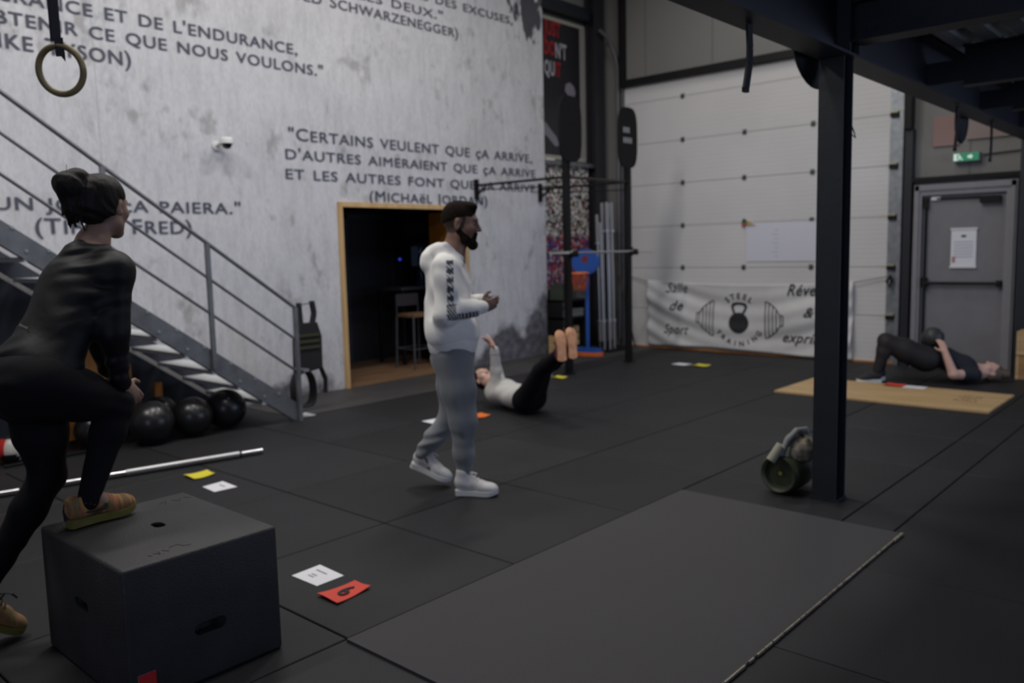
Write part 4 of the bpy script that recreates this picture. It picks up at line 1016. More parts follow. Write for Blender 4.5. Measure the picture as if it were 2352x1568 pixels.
# wooden boxes at the right edge
for i, (y0, z0, z1) in enumerate(((1.93, 0, .26), (1.93, .27, .56))):
    t = thing('wooden_box', 'plywood box at the right edge behind the lying woman\'s head, %s of two' % ('lower' if i == 0 else 'upper'), 'box', (10.45, 1.5, z0), group='wooden boxes at the right edge')
    t.location.y = 1.42
    bm = B(); box(bm, 0, .30, 0, .50, 0.001, .26); obj('body', bm, M_ply if i else wood_material('brown_ply', (.28, .15, .06), (.40, .23, .10), 1, 2.), t, bevel=.006)
    bm = B(); box(bm, -.004, 0, .47, .50, .0, .26); obj('edge_strip', bm, M_ply, t)

# ------------------------------------------------------------------ camouflage tube and bag by the column
cb = thing('power_tube', 'olive training tube with camouflage bag and handle lying beside the column', 'training bag', (4.86, 2.075, 0))
ax = Vector((.985, -.06, 0)).normalized(); Q = ax.to_track_quat('Z', 'Y').to_matrix().to_4x4()
bm = B(); lathe(bm, [(0, .03), (.085, .03), (.095, .0), (.112, -.01), (.128, .01), (.130, .06), (.125, .22), (.10, .30), (0, .31)], (-.05, .06, .13), 28, Q); obj('tube', bm, M_olive, cb, smooth=True)
bm = B(); lathe(bm, [(0, .022), (.012, .022), (.014, .03)], (-.05, .06, .13), 14, Q); obj('valve', bm, mat('brass', (.45, .38, .08), .4, .5), cb)
bm = B(); bmesh.ops.create_uvsphere(bm, u_segments=24, v_segments=14, radius=1)
for v in bm.verts: v.co = Vector((v.co.x*.13, v.co.y*.10, v.co.z*.10)) + Vector((.11, .0, .27)) + Vector((0, 0, .012*math.sin(30*v.co.x)))
obj('camouflage_roll', bm, M_camo, cb, smooth=True)
bm = B(); tube(bm, [(-.06, .04, .25), (-.02, .02, .34), (.05, -.01, .395), (.14, -.03, .39), (.17, -.04, .34)], [.012, .022, .022, .02, .012], 10); obj('handle', bm, mat('strap_grey', (.16, .17, .17), .6), cb, smooth=True)
bm = B(); tube(bm, [(-.10, .09, .22), (-.05, .05, .31), (-.01, .02, .31), (-.02, .03, .22)], .03, 10); obj('beige_flap', bm, mat('beige_cloth', (.30, .29, .22), .7), cb, smooth=True)

# black equipment foot at the left edge, very near
eq = thing('equipment_post', 'slim black equipment post at the bottom left edge', 'post', (.82, 3.36, 0))
bm = B(); box(bm, -.015, .015, -.02, .02, 0, .52); obj('tube', bm, M_black, eq)
bm = B(); bar(bm, (0, 0, .012), (.22, -.40, .012), .03, .02); obj('foot_bar', bm, M_black, eq)
# ------------------------------------------------------------------ people: smooth-union distance fields turned into one surface
V3 = lambda *a: np.array(a if len(a) == 3 else a[0], dtype=float)
def nrm(v): v = np.asarray(v, float); return v/np.linalg.norm(v)
def cap(a, b, ra, rb=None, k=.02, sub=False): return ('c', V3(a), V3(b), ra, ra if rb is None else rb, k, sub)
def ell(c, r, F=None, k=.02, sub=False): return ('e', V3(c), V3(r), np.eye(3) if F is None else np.asarray(F), k, sub)
def sdf_grid(prims, h, fold=None):
    lo = np.full(3, 1e9); hi = -lo
    for p in prims:
        if p[-1]: continue
        if p[0] == 'c':
            r = max(p[3], p[4]); lo = np.minimum(lo, np.minimum(p[1], p[2])-r); hi = np.maximum(hi, np.maximum(p[1], p[2])+r)
        else:
            r = p[2].max(); lo = np.minimum(lo, p[1]-r); hi = np.maximum(hi, p[1]+r)
    lo -= 5*h; hi += 5*h
    n = np.ceil((hi-lo)/h).astype(int)+1
    D = np.full(n, .5, np.float32)
    for p in prims:
        k = p[-2]; m = k+4*h
        if p[0] == 'c': r = max(p[3], p[4]); a = np.minimum(p[1], p[2])-r-m; b = np.maximum(p[1], p[2])+r+m
        else: r = p[2].max(); a = p[1]-r-m; b = p[1]+r+m
        i0 = np.clip(((a-lo)/h).astype(int), 0, n-1); i1 = np.clip(((b-lo)/h).astype(int)+2, 1, n)
        if (i1 <= i0).any(): continue
        X = (lo[0]+h*np.arange(i0[0], i1[0]))[:, None, None]; Y = (lo[1]+h*np.arange(i0[1], i1[1]))[None, :, None]; Z = (lo[2]+h*np.arange(i0[2], i1[2]))[None, None, :]
        if p[0] == 'c':
            ab = p[2]-p[1]; L = max(ab @ ab, 1e-9); px, py, pz = X-p[1][0], Y-p[1][1], Z-p[1][2]
            t = np.clip((px*ab[0]+py*ab[1]+pz*ab[2])/L, 0, 1)
            d = np.sqrt((px-t*ab[0])**2+(py-t*ab[1])**2+(pz-t*ab[2])**2)-(p[3]+(p[4]-p[3])*t)
        else:
            F = p[3]; px, py, pz = X-p[1][0], Y-p[1][1], Z-p[1][2]
            q = [px*F[0][j]+py*F[1][j]+pz*F[2][j] for j in range(3)]
            k0 = np.sqrt(sum((q[j]/p[2][j])**2 for j in range(3))); k1 = np.sqrt(sum((q[j]/p[2][j]**2)**2 for j in range(3)))+1e-9
            d = k0*(k0-1)/k1
        sl = tuple(slice(i0[j], i1[j]) for j in range(3)); g = D[sl]; d = d.astype(np.float32)
        if p[-1]:
            hh = np.maximum(k-np.abs(-d-g), 0)/k; D[sl] = np.maximum(g, -d)+hh*hh*k/4
        else:
            hh = np.maximum(k-np.abs(d-g), 0)/k; D[sl] = np.minimum(g, d)-hh*hh*k/4
    if fold is not None:
        idx = np.nonzero(np.abs(D) < .02); P = np.stack([lo[j]+h*idx[j] for j in range(3)], 1); D[idx] += fold(P).astype(np.float32)
    return D, lo, n
def surface(name, prims, h, m, parent, fold=None, paint=None):
    D, lo, n = sdf_grid(prims, h, fold)
    s = D < 0
    c = s[:-1, :-1, :-1].astype(np.int8)*0
    for dx in (0, 1):
        for dy in (0, 1):
            for dz in (0, 1): c += s[dx:n[0]-1+dx, dy:n[1]-1+dy, dz:n[2]-1+dz]
    act = (c > 0) & (c < 8); idx = np.argwhere(act)
    vid = np.full(act.shape, -1, np.int32); vid[tuple(idx.T)] = np.arange(len(idx))
    pos = np.zeros((len(idx), 3)); cnt = np.zeros(len(idx))
    for ax in range(3):
        for u in (0, 1):
            for v in (0, 1):
                o = [0, 0, 0]; o[(ax+1) % 3] = u; o[(ax+2) % 3] = v; o2 = list(o); o2[ax] = 1
                a = D[tuple((idx+o).T)].astype(float); b = D[tuple((idx+o2).T)].astype(float); q = (a < 0) != (b < 0)
                t = np.where(q, a/np.where(a == b, 1, a-b), 0); w = np.array(o, float)[None].repeat(len(idx), 0); w[:, ax] += t
                pos += w*q[:, None]; cnt += q
    pos = lo+h*(idx+pos/np.maximum(cnt, 1)[:, None])
    faces = []
    for ax in range(3):
        sl0 = [slice(None)]*3; sl1 = [slice(None)]*3; sl0[ax] = slice(0, -1); sl1[ax] = slice(1, None)
        A = s[tuple(sl0)]; Bq = s[tuple(sl1)]; e = np.argwhere(A != Bq); e = e[(e > 0).all(1) & (e < np.array(n)-1).all(1)] if len(e) else e
        if not len(e): continue
        inside = A[tuple(e.T)]
        u = (ax+1) % 3; v = (ax+2) % 3; q = []
        for du, dv in ((-1, -1), (0, -1), (0, 0), (-1, 0)):
            w = e.copy(); w[:, u] += du; w[:, v] += dv; q.append(vid[tuple(w.T)])
        q = np.stack(q, 1); q[~inside] = q[~inside][:, ::-1]; q = q[(q >= 0).all(1)]; faces.append(q)
    F = np.concatenate(faces)
    # light smoothing along edges
    e = np.concatenate([F[:, [0, 1]], F[:, [1, 2]], F[:, [2, 3]], F[:, [3, 0]]])
    for _ in range(2):
        acc = np.zeros_like(pos); cn = np.zeros(len(pos)); np.add.at(acc, e[:, 0], pos[e[:, 1]]); np.add.at(cn, e[:, 0], 1)
        pos = pos*.5+.5*acc/np.maximum(cn, 1)[:, None]
    me = bpy.data.meshes.new(name); nf = len(F)
    me.vertices.add(len(pos)); me.vertices.foreach_set('co', pos.astype(np.float32).ravel())
    me.loops.add(nf*4); me.loops.foreach_set('vertex_index', F.astype(np.int32).ravel())
    me.polygons.add(nf); me.polygons.foreach_set('loop_start', np.arange(0, nf*4, 4, dtype=np.int32))
    try: me.polygons.foreach_set('loop_total', np.full(nf, 4, dtype=np.int32))
    except Exception: pass
    me.update(calc_edges=True); me.validate()
    me.polygons.foreach_set('use_smooth', np.ones(len(me.polygons), bool))
    o = bpy.data.objects.new(name, me); C.objects.link(o); o.parent = parent
    for x in (m if isinstance(m, (list, tuple)) else [m]): me.materials.append(x)
    if paint is not None:
        ce = pos[F].mean(1); me.polygons.foreach_set('material_index', paint(ce).astype(np.int32)[:len(me.polygons)])
    return o
def folds(amp, freq, axis=(0, 0, 1), seed=0):
    rng = np.random.RandomState(seed); K = rng.randn(5, 3); K /= np.linalg.norm(K, axis=1)[:, None]; ph = rng.rand(5)*6.28; a = nrm(axis)
    def f(P):
        w = np.zeros(len(P))
        warp = np.sin(P @ K[0]*freq*.35+ph[0])*1.6+np.sin(P @ K[1]*freq*.5+ph[1])
        w += np.sin((P @ a)*freq+warp)*.6+np.sin(P @ (a+.5*K[2])*freq*1.6+1.4*warp+ph[2])*.4
        w *= .5+.5*np.sin(P @ K[3]*freq*.3+ph[3])
        return amp*w
    return f
def frame(f, u):
    f = nrm(f); l = nrm(np.cross(u, f)); u = np.cross(f, l); return f, l, u
def head_prims(c, f, u, s=1., female=False):
    c = V3(c); f, l, u = frame(f, u); F = np.stack([f, l, u], 1)
    P = lambda a, b, d: c+s*(a*f+b*l+d*u)
    o = [ell(P(-.012, 0, .035), np.array((.097, .076, .085))*s, F, .02), ell(P(.030, 0, -.025), np.array((.062, .060, .085))*s, F, .03),
         cap(P(.005, .045, -.065), P(.068, .012, -.098), .022*s, .018*s, .03), cap(P(.005, -.045, -.065), P(.068, -.012, -.098), .022*s, .018*s, .03),
         cap(P(.080, .03, .026), P(.080, -.03, .026), .015*s, None, .018), cap(P(.088, 0, .016), P(.110, 0, -.026), .0085*s, .0125*s, .012),
         ell(P(.098, .011, -.031), np.array((.010, .008, .008))*s, F, .006), ell(P(.098, -.011, -.031), np.array((.010, .008, .008))*s, F, .006),
         ell(P(.086, 0, -.056), np.array((.012, .023, .006))*s, F, .006), ell(P(.083, 0, -.067), np.array((.012, .021, .007))*s, F, .006),
         ell(P(.075, 0, -.098), np.array((.020, .022, .017))*s, F, .015),
         ell(P(.055, .042, -.022), np.array((.028, .022, .024))*s, F, .02), ell(P(.055, -.042, -.022), np.array((.028, .022, .024))*s, F, .02)]
    for q in (1, -1):
        o += [ell(P(.094, q*.032, .004), np.array((.016, .017, .011))*s, F, .012, True), ell(P(.074, q*.031, .003), np.array((.013, .014, .011))*s, F, .003)]
        E = np.stack([nrm(f*.95+l*q*.35), nrm(l-f*.35*q), u], 1)
        o += [ell(P(-.012, q*.078, -.006), np.array((.019, .009, .033))*s, E, .005), ell(P(-.004, q*.088, -.004), np.array((.010, .007, .020))*s, E, .003, True)]
    return o
def hand_prims(w, d, n, t, curl=.6, s=1., spread=.0):
    """w wrist, d hand direction, n back-of-hand normal, t thumb side"""
    w = V3(w); d = nrm(d); t = nrm(V3(t)-d*(V3(t) @ d)); n2 = np.cross(d, t); n = n2 if n2 @ V3(n) > 0 else -n2
    F = np.stack([d, t, n], 1); o = [ell(w+d*.048*s, np.array((.054, .042, .016))*s, F, .012), cap(w-d*.02*s, w+d*.02*s, .024*s, .024*s, .015)]
    L = [(.040, .026, .020), (.045, .030, .021), (.041, .028, .021), (.032, .021, .018)]
    for i in range(4):
        b = w+d*(.086-.004*abs(i-1.3))*s+t*(.030-.0195*i)*s; a = (.1+curl*(.5+.12*i)); dd = nrm(d+t*spread*(1.5-i)*.2)
        for j in range(3):
            v = dd*math.cos(a)-n*math.sin(a); e = b+v*L[i][j]*s
            r0 = (.0092, .0084, .0076)[j]*s*(1 if i < 3 else .88); o.append(cap(b, e, r0, r0*.92, .003 if j else .006)); b = e; a += curl*(.75 if j == 0 else .55)
    b = w+d*.022*s+t*.030*s-n*.006*s; v = nrm(d*.62+t*.75-n*.25); e = b+v*.042*s; o.append(cap(b-v*.01, e, .0125*s, .0105*s, .012))
    v = nrm(d*.85+t*.35-n*.4); o.append(cap(e, e+v*.032*s, .0100*s, .0085*s, .004))
    return o
def limb_len(a, b, t): return V3(a)+(V3(b)-V3(a))*t
def sole_mesh(name, L, Wd, T, m, parent, M, rocker=.012, heel=None):
    bm = B(); out = []
    prof = [(-.0, .62), (.04, .80), (.25, .72), (.45, .74), (.65, .96), (.8, .96), (.92, .74), (.985, .40)]
    up_ = []; n = 40
    def hw(t):
        for (a, x), (b, y) in zip(prof, prof[1:]):
            if a <= t <= b: return x+(y-x)*(t-a)/(b-a)
        return .4
    ts = [0, .01, .03, .07, .12, .2, .3, .4, .5, .6, .7, .8, .88, .94, .975, .99, 1.0]
    rows = []
    for t in ts:
        w = hw(t)*Wd/2*(math.sqrt(max(0, 1-((.05-t)/.05)**2)) if t < .05 else 1)*(math.sqrt(max(0, 1-((t-.92)/.08)**2)) if t > .92 else 1)+.002
        z = rocker*max(0, (t-.7)/.3)**2*1.5; off = .006*math.sin(PI*t)
        rows.append([bm.verts.new((t*L, s*w+off, z+zz)) for s, zz in ((-1, 0), (1, 0), (1.03, T*(1.15-.3*t)), (-1.03, T*(1.15-.3*t)))])
    for A, Bq in zip(rows, rows[1:]):
        for k in range(4): bm.faces.new((A[k], A[(k+1) % 4], Bq[(k+1) % 4], Bq[k]))
    bm.faces.new(rows[0][::-1]); bm.faces.new(rows[-1])
    for v in bm.verts: v.co = M @ v.co
    return obj(name, bm, m, parent, smooth=True)
def shoe(parent, origin, f, u, L, mu, ms, high=False, T=.028, wd=.10, laces=None, accent=None, hv=.0042):
    f, l, u = frame(f, u); o = V3(origin); F = np.stack([f, l, u], 1)
    M = Matrix(((f[0], l[0], u[0], o[0]), (f[1], l[1], u[1], o[1]), (f[2], l[2], u[2], o[2]), (0, 0, 0, 1)))
    P = lambda a, b, d: o+a*f+b*l+d*u
    pr = [ell(P(.05, 0, T+.03), (.050, .034, .036), F, .02), cap(P(.03, 0, T+.06), P(.05, 0, T+.065), .030, .034, .03), cap(P(.05, 0, T+.04), P(L*.55, .004, T+.035), .034, .036, .03),
          ell(P(L*.70, .005, T+.018), (L*.22, wd*.46, .036), F, .03), ell(P(L*.86, .002, T+.012), (L*.13, wd*.36, .026), F, .03)]
    if high: pr += [cap(P(.045, 0, T+.06), P(.05, 0, T+.115), .044, .044, .02), cap(P(.06, 0, T+.105), P(.125, .0, T+.055), .030, .026, .02)]
    else: pr += [cap(P(.095, 0, T+.062), P(.14, 0, T+.045), .024, .024, .02)]
    pr += [ell(P(L*.5, 0, -.05), (L*1.2, .3, .052+T*.4), F, .004, True)]
    if not high: pr += [ell(P(.052, 0, T+.105), (.036, .024, .032), F, .006, True)]
    sh_ = surface('shoe', pr, hv, mu, parent)
    sole_mesh('sole', L, wd, T, ms, sh_, M)
    if laces:
        bm = B()
        for k in range(4):
            x = .105+.020*k; z = T+(.088 if not high else .105)-.011*k - (.0 if not high else .004*k)
            tube(bm, [P(x, -.026, z-.012), P(x+.004, -.012, z+.002), P(x+.004, .012, z+.002), P(x, .026, z-.012)], .004, 5)
        tube(bm, [P(.105, 0, T+.09), P(.10, -.02, T+.12), P(.12, -.035, T+.125), P(.15, -.03, T+.115)], .0045, 6)
        tube(bm, [P(.105, 0, T+.09), P(.10, .02, T+.11), P(.12, .03, T+.105)], .003, 5)
        obj('laces', bm, laces, sh_)
    if accent: accent(sh_, P)
    return sh_
def body(J, s=1., female=False, h=.0055, m=None, parent=None, hands=(), thin=1., fr=None, paint=None):
    """one continuous skin figure"""
    f, l, u = J['frame']; F = np.stack([f, l, u], 1); pr = head_prims(J['head'], J['hf'], J['hu'], J.get('hs', 1.), female)
    g = lambda k: V3(J[k])
    nb = g('head')-nrm(J['hf'])*.015-nrm(J['hu'])*.06
    pr += [cap(nb, g('neck'), .050*s if female else .060*s, .054*s if female else .066*s, .03), cap(g('neck'), g('chest'), .06*s, .09*s, .05)]
    ar = J.get('arm', 1.)
    w = .155*s if not female else .135*s
    pr += [ell(g('chest'), (.098*s*thin, w, .15*s), F, .05), ell(g('belly'), (.085*s*thin, w*.82, .14*s), F, .06), ell(g('hips'), (.095*s*thin, w*.98, .11*s), F, .06)]
    for q in 'nf':
        pr += [cap(limb_len(g('chest'), g('neck'), .7), g('sh'+q), .055*s, .052*s, .04), cap(g('sh'+q), g('el'+q), .046*s*ar, .036*s*ar, .03), cap(g('el'+q), g('wr'+q), .038*s*ar, .024*s*ar, .02)]
        if q+'1' in J: pass
        pr += [cap(g('hp'+q), g('kn'+q), .076*s, .052*s, .04), cap(g('kn'+q), limb_len(J['kn'+q], J['an'+q], .3), .050*s, .053*s, .03), cap(limb_len(J['kn'+q], J['an'+q], .3), g('an'+q), .053*s, .034*s, .03),
               cap(g('an'+q), V3(J['ft'+q]), .034*s, .026*s, .02)]
    for hd in hands: pr += hand_prims(*hd[:4], **hd[4])
    return surface('body', pr, h, m, parent, None, paint)
A3 = lambda p, b: (V3(p)-V3(b))

# ---- standing man -----------------------------------------------------------
base = (3.67, 3.787, 0)
man = thing('person', 'bearded man in white hoodie and grey joggers walking with hands together', 'person', base)
f = V3(.67, -.742, 0); N = V3(-.742, -.67, 0); Z = V3(0, 0, 1)   # N = his right side, towards the camera
q = lambda a, b, c: a*f+b*N+c*Z
JM = dict(frame=(f, -N, Z), head=q(.045, 0, 1.725), hf=f*1.0-Z*.10, hu=Z+f*.10, hs=1.13, neck=q(-.005, 0, 1.545), chest=q(-.03, 0, 1.35), belly=q(-.02, 0, 1.10), hips=q(-.03, 0, .93),
          shn=q(-.04, .185, 1.455), eln=q(-.045, .235, 1.185), wrn=q(.165, .150, 1.205), shf=q(-.03, -.185, 1.455), elf=q(.0, -.235, 1.19), wrf=q(.165, -.03, 1.235),
          hpn=q(-.02, .09, .88), knn=q(.03, .10, .48), ann=q(.03, .10, .12), ftn=q(.11, .10, .05), hpf=q(-.02, -.09, .88), knf=q(-.045, -.10, .475), anf=q(-.265, -.10, .225), ftf=q(-.20, -.10, .13))
def fade(Pq):
    hf_, hl_, hu_ = frame(JM['hf'], JM['hu']); d_ = (Pq-V3(JM['head']))/1.13; a_, b_, c_ = d_ @ hf_, d_ @ hl_, d_ @ hu_
    return ((np.linalg.norm(d_, axis=1) < .16) & (a_ < .035-.25*np.abs(c_-.03)) & (c_ > -.055+.6*np.maximum(0, a_+.03)) & ~((np.abs(a_+.008) < .02) & (np.abs(b_) > .07) & (c_ < .03))).astype(int)
body(JM, 1.04, False, .0052, [M_skinm, mat('faded_hair_skin', (.055, .035, .027), .85)], man, [(JM['wrn'], q(.80, -.35, .18), q(.2, .9, .3), q(.1, .1, 1), dict(curl=.55)), (JM['wrf'], q(.75, .45, -.15), q(.3, -.5, .8), q(.3, .2, 1), dict(curl=.75))], paint=fade)
hoodp = []
Fm = np.stack([f, -N, Z], 1)
hoodp += [ell(q(-.045, 0, 1.36), (.142, .195, .17), Fm, .06), ell(q(-.045, 0, 1.16), (.155, .185, .20), Fm, .08), cap(q(-.06, .10, 1.05), q(-.06, -.10, 1.05), .135, .135, .06), cap(q(.03, .06, 1.04), q(.03, -.06, 1.04), .115, .115, .06),
          cap(q(-.03, .13, 1.45), q(-.03, -.13, 1.45), .078, .078, .05), cap(q(-.03, 0, 1.48), q(-.01, 0, 1.53), .085, .075, .04),
          cap(JM['shn'], limb_len(JM['shn'], JM['eln'], 1), .082, .068, .05), cap(JM['eln'], limb_len(JM['eln'], JM['wrn'], .80), .070, .052, .03), ell(JM['eln']+V3(0, 0, -.02), (.07, .065, .06), Fm, .04),
          cap(JM['shf'], JM['elf'], .082, .068, .05), cap(JM['elf'], limb_len(JM['elf'], JM['wrf'], .80), .070, .052, .03)]
hoodp += [ell(q(0, 0, .88), (.5, .5, .122), Fm, .006, True)]
# hood lying on the back
hoodp += [cap(q(-.095, .075, 1.560), q(-.095, -.075, 1.560), .046, .046, .04), cap(q(-.150, .03, 1.53), q(-.150, -.03, 1.53), .050, .050, .05), cap(q(-.08, .075, 1.56), q(.03, .07, 1.50), .042, .032, .025), cap(q(-.08, -.075, 1.56), q(.03, -.07, 1.50), .042, .032, .025),
          cap(q(-.165, .04, 1.48), q(-.160, -.04, 1.48), .045, .045, .05), cap(q(-.05, .088, 1.590), q(.055, .05, 1.505), .020, .016, .008), cap(q(-.12, .04, 1.47), q(-.10, -.04, 1.47), .06, .06, .02), cap(q(-.05, .1, 1.52), q(.04, .085, 1.475), .035, .03, .01)]
fo1 = folds(.0045, 34, (.3, .3, .9), 1); fo2 = folds(.008, 22, (.6, -.5, .3), 5)
def prn(P):   # printed band down the sleeve: shoulder, elbow, cuff
    out = np.zeros(len(P)); a = [V3(JM['shn'])+f*.0, V3(JM['eln'])+f*.045, V3(JM['wrn'])]
    ang = ((P-V3(q(0, .24, 0))) @ f)
    up1 = (P[:, 2] > 1.225) & (P[:, 2] < 1.50) & (np.abs((P @ f)-(-.012+.0*P[:, 2])) < .021) & ((P @ N) > .20)
    fore = (np.abs((P @ f)-.07) < .085) & ((P @ N) > .16) & (np.abs(P[:, 2]-(1.158+.10*np.maximum(0, (P @ f)-.07))) < .021)
    bend = (((P @ f) > -.035) & ((P @ f) < .02) & (P[:, 2] < 1.235) & (P[:, 2] > 1.14) & ((P @ N) > .19))
    pat = (np.sin(P[:, 2]*115)+.8*np.sin(P[:, 2]*190+P[:, 0]*260) > -.5)
    out[(up1 & pat) | ((fore | bend) & (np.sin(P[:, 0]*300+P[:, 2]*200) > -.75))] = 1
    return out
hd_ = surface('hoodie', hoodp, .0052, [M_hood, M_print], man, lambda P: fo1(P)+fo2(P), prn)
rib = [cap(q(-.045, .075, .945), q(-.045, -.075, .945), .108, None, .05), cap(q(.005, .06, .945), q(.005, -.06, .945), .105, None, .05), cap(q(-.055, .075, .98), q(-.055, -.075, .98), .112, None, .05), cap(q(.01, .06, .98), q(.01, -.06, .98), .110, None, .05), cap(q(-.055, .075, 1.01), q(-.055, -.075, 1.01), .112, None, .05), cap(q(.01, .06, 1.01), q(.01, -.06, 1.01), .110, None, .05),
       ell(q(0, 0, .82), (.5, .5, .100), Fm, .004, True)]
surface('rib_hem', rib, .0052, M_hood, hd_)
for qn in 'nf':
    a, b = limb_len(JM['el'+qn], JM['wr'+qn], .80), limb_len(JM['el'+qn], JM['wr'+qn], 1.04)
    surface('cuff', [cap(a, b, .050, .042, .01)], .005, M_hood, hd_)
bm = B(); tube(bm, [q(.02, .055, 1.475), q(.09, .05, 1.40), q(.115, .045, 1.33)], .0035, 6); obj('drawstring', bm, M_hood, hd_)
JG = [ell(q(-.035, 0, .88), (.132, .170, .12), Fm, .06)]
for qn, sg in (('n', 1), ('f', -1)):
    hp_, kn_, an_ = V3(JM['hp'+qn]), V3(JM['kn'+qn]), V3(JM['an'+qn])
    JG += [cap(hp_+Z*.02, limb_len(hp_, kn_, .5), .122, .108, .06), cap(limb_len(hp_, kn_, .5), kn_, .106, .088, .04), cap(kn_, limb_len(kn_, an_, .6), .084, .066, .04), cap(limb_len(kn_, an_, .6), limb_len(kn_, an_, 1.0), .064, .046, .03)]
JG += [ell(q(0, 0, 1.1), (.5, .5, .155), Fm, .006, True)]
fj = folds(.0085, 26, (.75, -.75, .35), 3); fj2 = folds(.008, 42, (.1, 0, 1), 9)
def jf(P): return fj(P)+fj2(P)*np.clip((.46-P[:, 2])*6, 0, 1)
jg = surface('joggers', JG, .0056, M_jog, man, jf)
bm = B(); tube(bm, [q(.02, .185, .90), q(.035, .188, .82), q(.045, .182, .76)], .003, 5); obj('pocket_seam', bm, mat('seam_dark', (.05, .05, .055), .8), jg)
shoe(man, q(-.030, .10, .004), nrm(q(.93, .18, 0)), Z, .28, M_shoew, M_white, True, .030, .11, M_white)
shoe(man, q(-.345, -.115, .140), nrm(q(.93, .10, -.42)), nrm(q(.42, 0, .93)), .29, M_shoew, M_white, True, .030, .11, M_white)
# hair, beard, brows
c = V3(JM['head']); hf, hl, hu = frame(JM['hf'], JM['hu']); Fh = np.stack([hf, hl, hu], 1); s = 1.13
P = lambda a, b, d: c+s*(a*hf+b*hl+d*hu)
surface('hair', [ell(P(-.011, 0, .042), np.array((.0985, .0770, .0865))*s, Fh, .01), ell(P(-.040, 0, .006), np.array((.0685, .0735, .080))*s, Fh, .02), ell(P(.045, 0, .098), np.array((.045, .052, .028))*s, Fh, .02),
                 ell(P(.125, 0, -.02), np.array((.085, .12, .095))*s, Fh, .012, True), ell(P(.035, 0, -.03), np.array((.035, .2, .07))*s, Fh, .01, True), ell(P(.03, 0, -.115), np.array((.18, .2, .148))*s, Fh, .02, True)], .0045, M_hairm, man)
surface('beard', [cap(P(.0, .058, -.045), P(.035, .048, -.085), .019*s, .024*s, .02), cap(P(.0, -.058, -.045), P(.035, -.048, -.085), .019*s, .024*s, .02), cap(P(.035, .045, -.085), P(.078, .012, -.112), .026*s, .028*s, .02), cap(P(.035, -.045, -.085), P(.078, -.012, -.112), .026*s, .028*s, .02),
                  cap(P(.092, .022, -.048), P(.092, -.022, -.048), .0065*s, None, .006), cap(P(.092, .024, -.048), P(.080, .028, -.09), .008*s, .014*s, .01), cap(P(.092, -.024, -.048), P(.080, -.028, -.09), .008*s, .014*s, .01),
                  ell(P(.105, 0, -.066), np.array((.014, .019, .009))*s, Fh, .003, True)], .0042, M_hairm, man)
bm = B()
for sg in (1, -1): tube(bm, [P(.092, sg*.012, .027), P(.093, sg*.030, .032), P(.078, sg*.048, .024)], [.0035, .0045, .003], 6)
obj('eyebrows', bm, M_hairm, man)
bm = B()
for sg in (1, -1): tube(bm, [P(.0845, sg*.022, .003), P(.0875, sg*.031, .006), P(.083, sg*.041, .002)], [.0025, .004, .0025], 6)
obj('eyes', bm, M_dark, man)
bm = B(); tube(bm, [q(.20, .06, 1.262), q(.26, .02, 1.268)], .0035, 6); tag(obj('pen', bm, M_grey), 'small grey pen held in the standing man\'s hands', 'pen'); bpy.data.objects['pen'].location = base

# ---- lunging woman on the left ------------------------------------------------
base = (1.2, 3.55, 0)
wo = thing('person', 'woman in black long-sleeved top and leggings stepping up onto the black box', 'person', base)
def W3(x, y, z): return V3(x-base[0], y-base[1], z)
tf = nrm(V3(.93, .36, 0)); tl = nrm(np.cross(Z, tf)); sp = nrm(W3(1.40, 3.60, 1.62)-W3(1.10, 3.50, 1.12)); Ff = nrm(np.cross(tl, sp))
JW = dict(frame=(Ff, tl, sp), head=V3(.268, .062, 1.772), hf=nrm(V3(.84, .52, -.05)), hu=nrm(V3(.08, .02, 1)), hs=1.05, neck=V3(.20, .045, 1.615), chest=V3(.125, .02, 1.43), belly=V3(.00, -.025, 1.25), hips=V3(-.10, -.05, 1.09),
          shn=V3(.215, -.115, 1.505), eln=V3(.180, -.150, 1.26), wrn=V3(.222, -.085, 1.035), shf=V3(.215, .20, 1.505), elf=V3(.25, .24, 1.25), wrf=V3(.29, .20, 1.06),
          hpn=W3(1.10, 3.40, 1.08), knn=W3(1.400, 3.48, .955), ann=W3(1.250, 3.42, .625), ftn=W3(1.33, 3.42, .55), hpf=W3(1.135, 3.60, 1.06), knf=W3(1.170, 3.63, .68), anf=W3(.925, 3.71, .255), ftf=W3(.96, 3.74, .13))
body(JW, .97, True, .0052, M_skin, wo, [(JW['wrn'], V3(.62, .10, -.62), V3(.5, -.6, .55), V3(-.35, -.10, -.7)*-1, dict(curl=.62, s=.95)), (JW['wrf'], V3(.5, .1, -.8), V3(.6, .3, .5), V3(.2, -1, 0), dict(curl=.6, s=.95))])
FT = np.stack([Ff, tl, sp], 1)
TP = [ell(JW['chest'], (.135, .175, .19), FT, .06), ell(JW['belly'], (.118, .155, .18), FT, .08), ell(V3(-.075, -.045, 1.13), (.140, .175, .12), FT, .06),
      cap(JW['shn'], JW['shf'], .080, .080, .05), cap(JW['neck']-sp*.05, JW['neck']-sp*.005, .085, .062, .04),
      cap(JW['shn'], JW['eln'], .074, .056, .04), cap(JW['eln'], limb_len(JW['eln'], JW['wrn'], .93), .052, .040, .03), cap(JW['shf'], JW['elf'], .064, .050, .04), cap(JW['elf'], limb_len(JW['elf'], JW['wrf'], .93), .050, .038, .03),
      cap(JW['chest']+Ff*.05+tl*.07, JW['chest']+Ff*.05-tl*.07, .085, .085, .05)]
ft = folds(.010, 30, (.75, .2, .6), 12); ft2 = folds(.006, 55, (.3, .1, .9), 4)
tp = surface('top', TP, .0052, M_top, wo, lambda P: ft(P)+ft2(P))
bm = B(); yb = V3(-.145, -.205, 1.235)
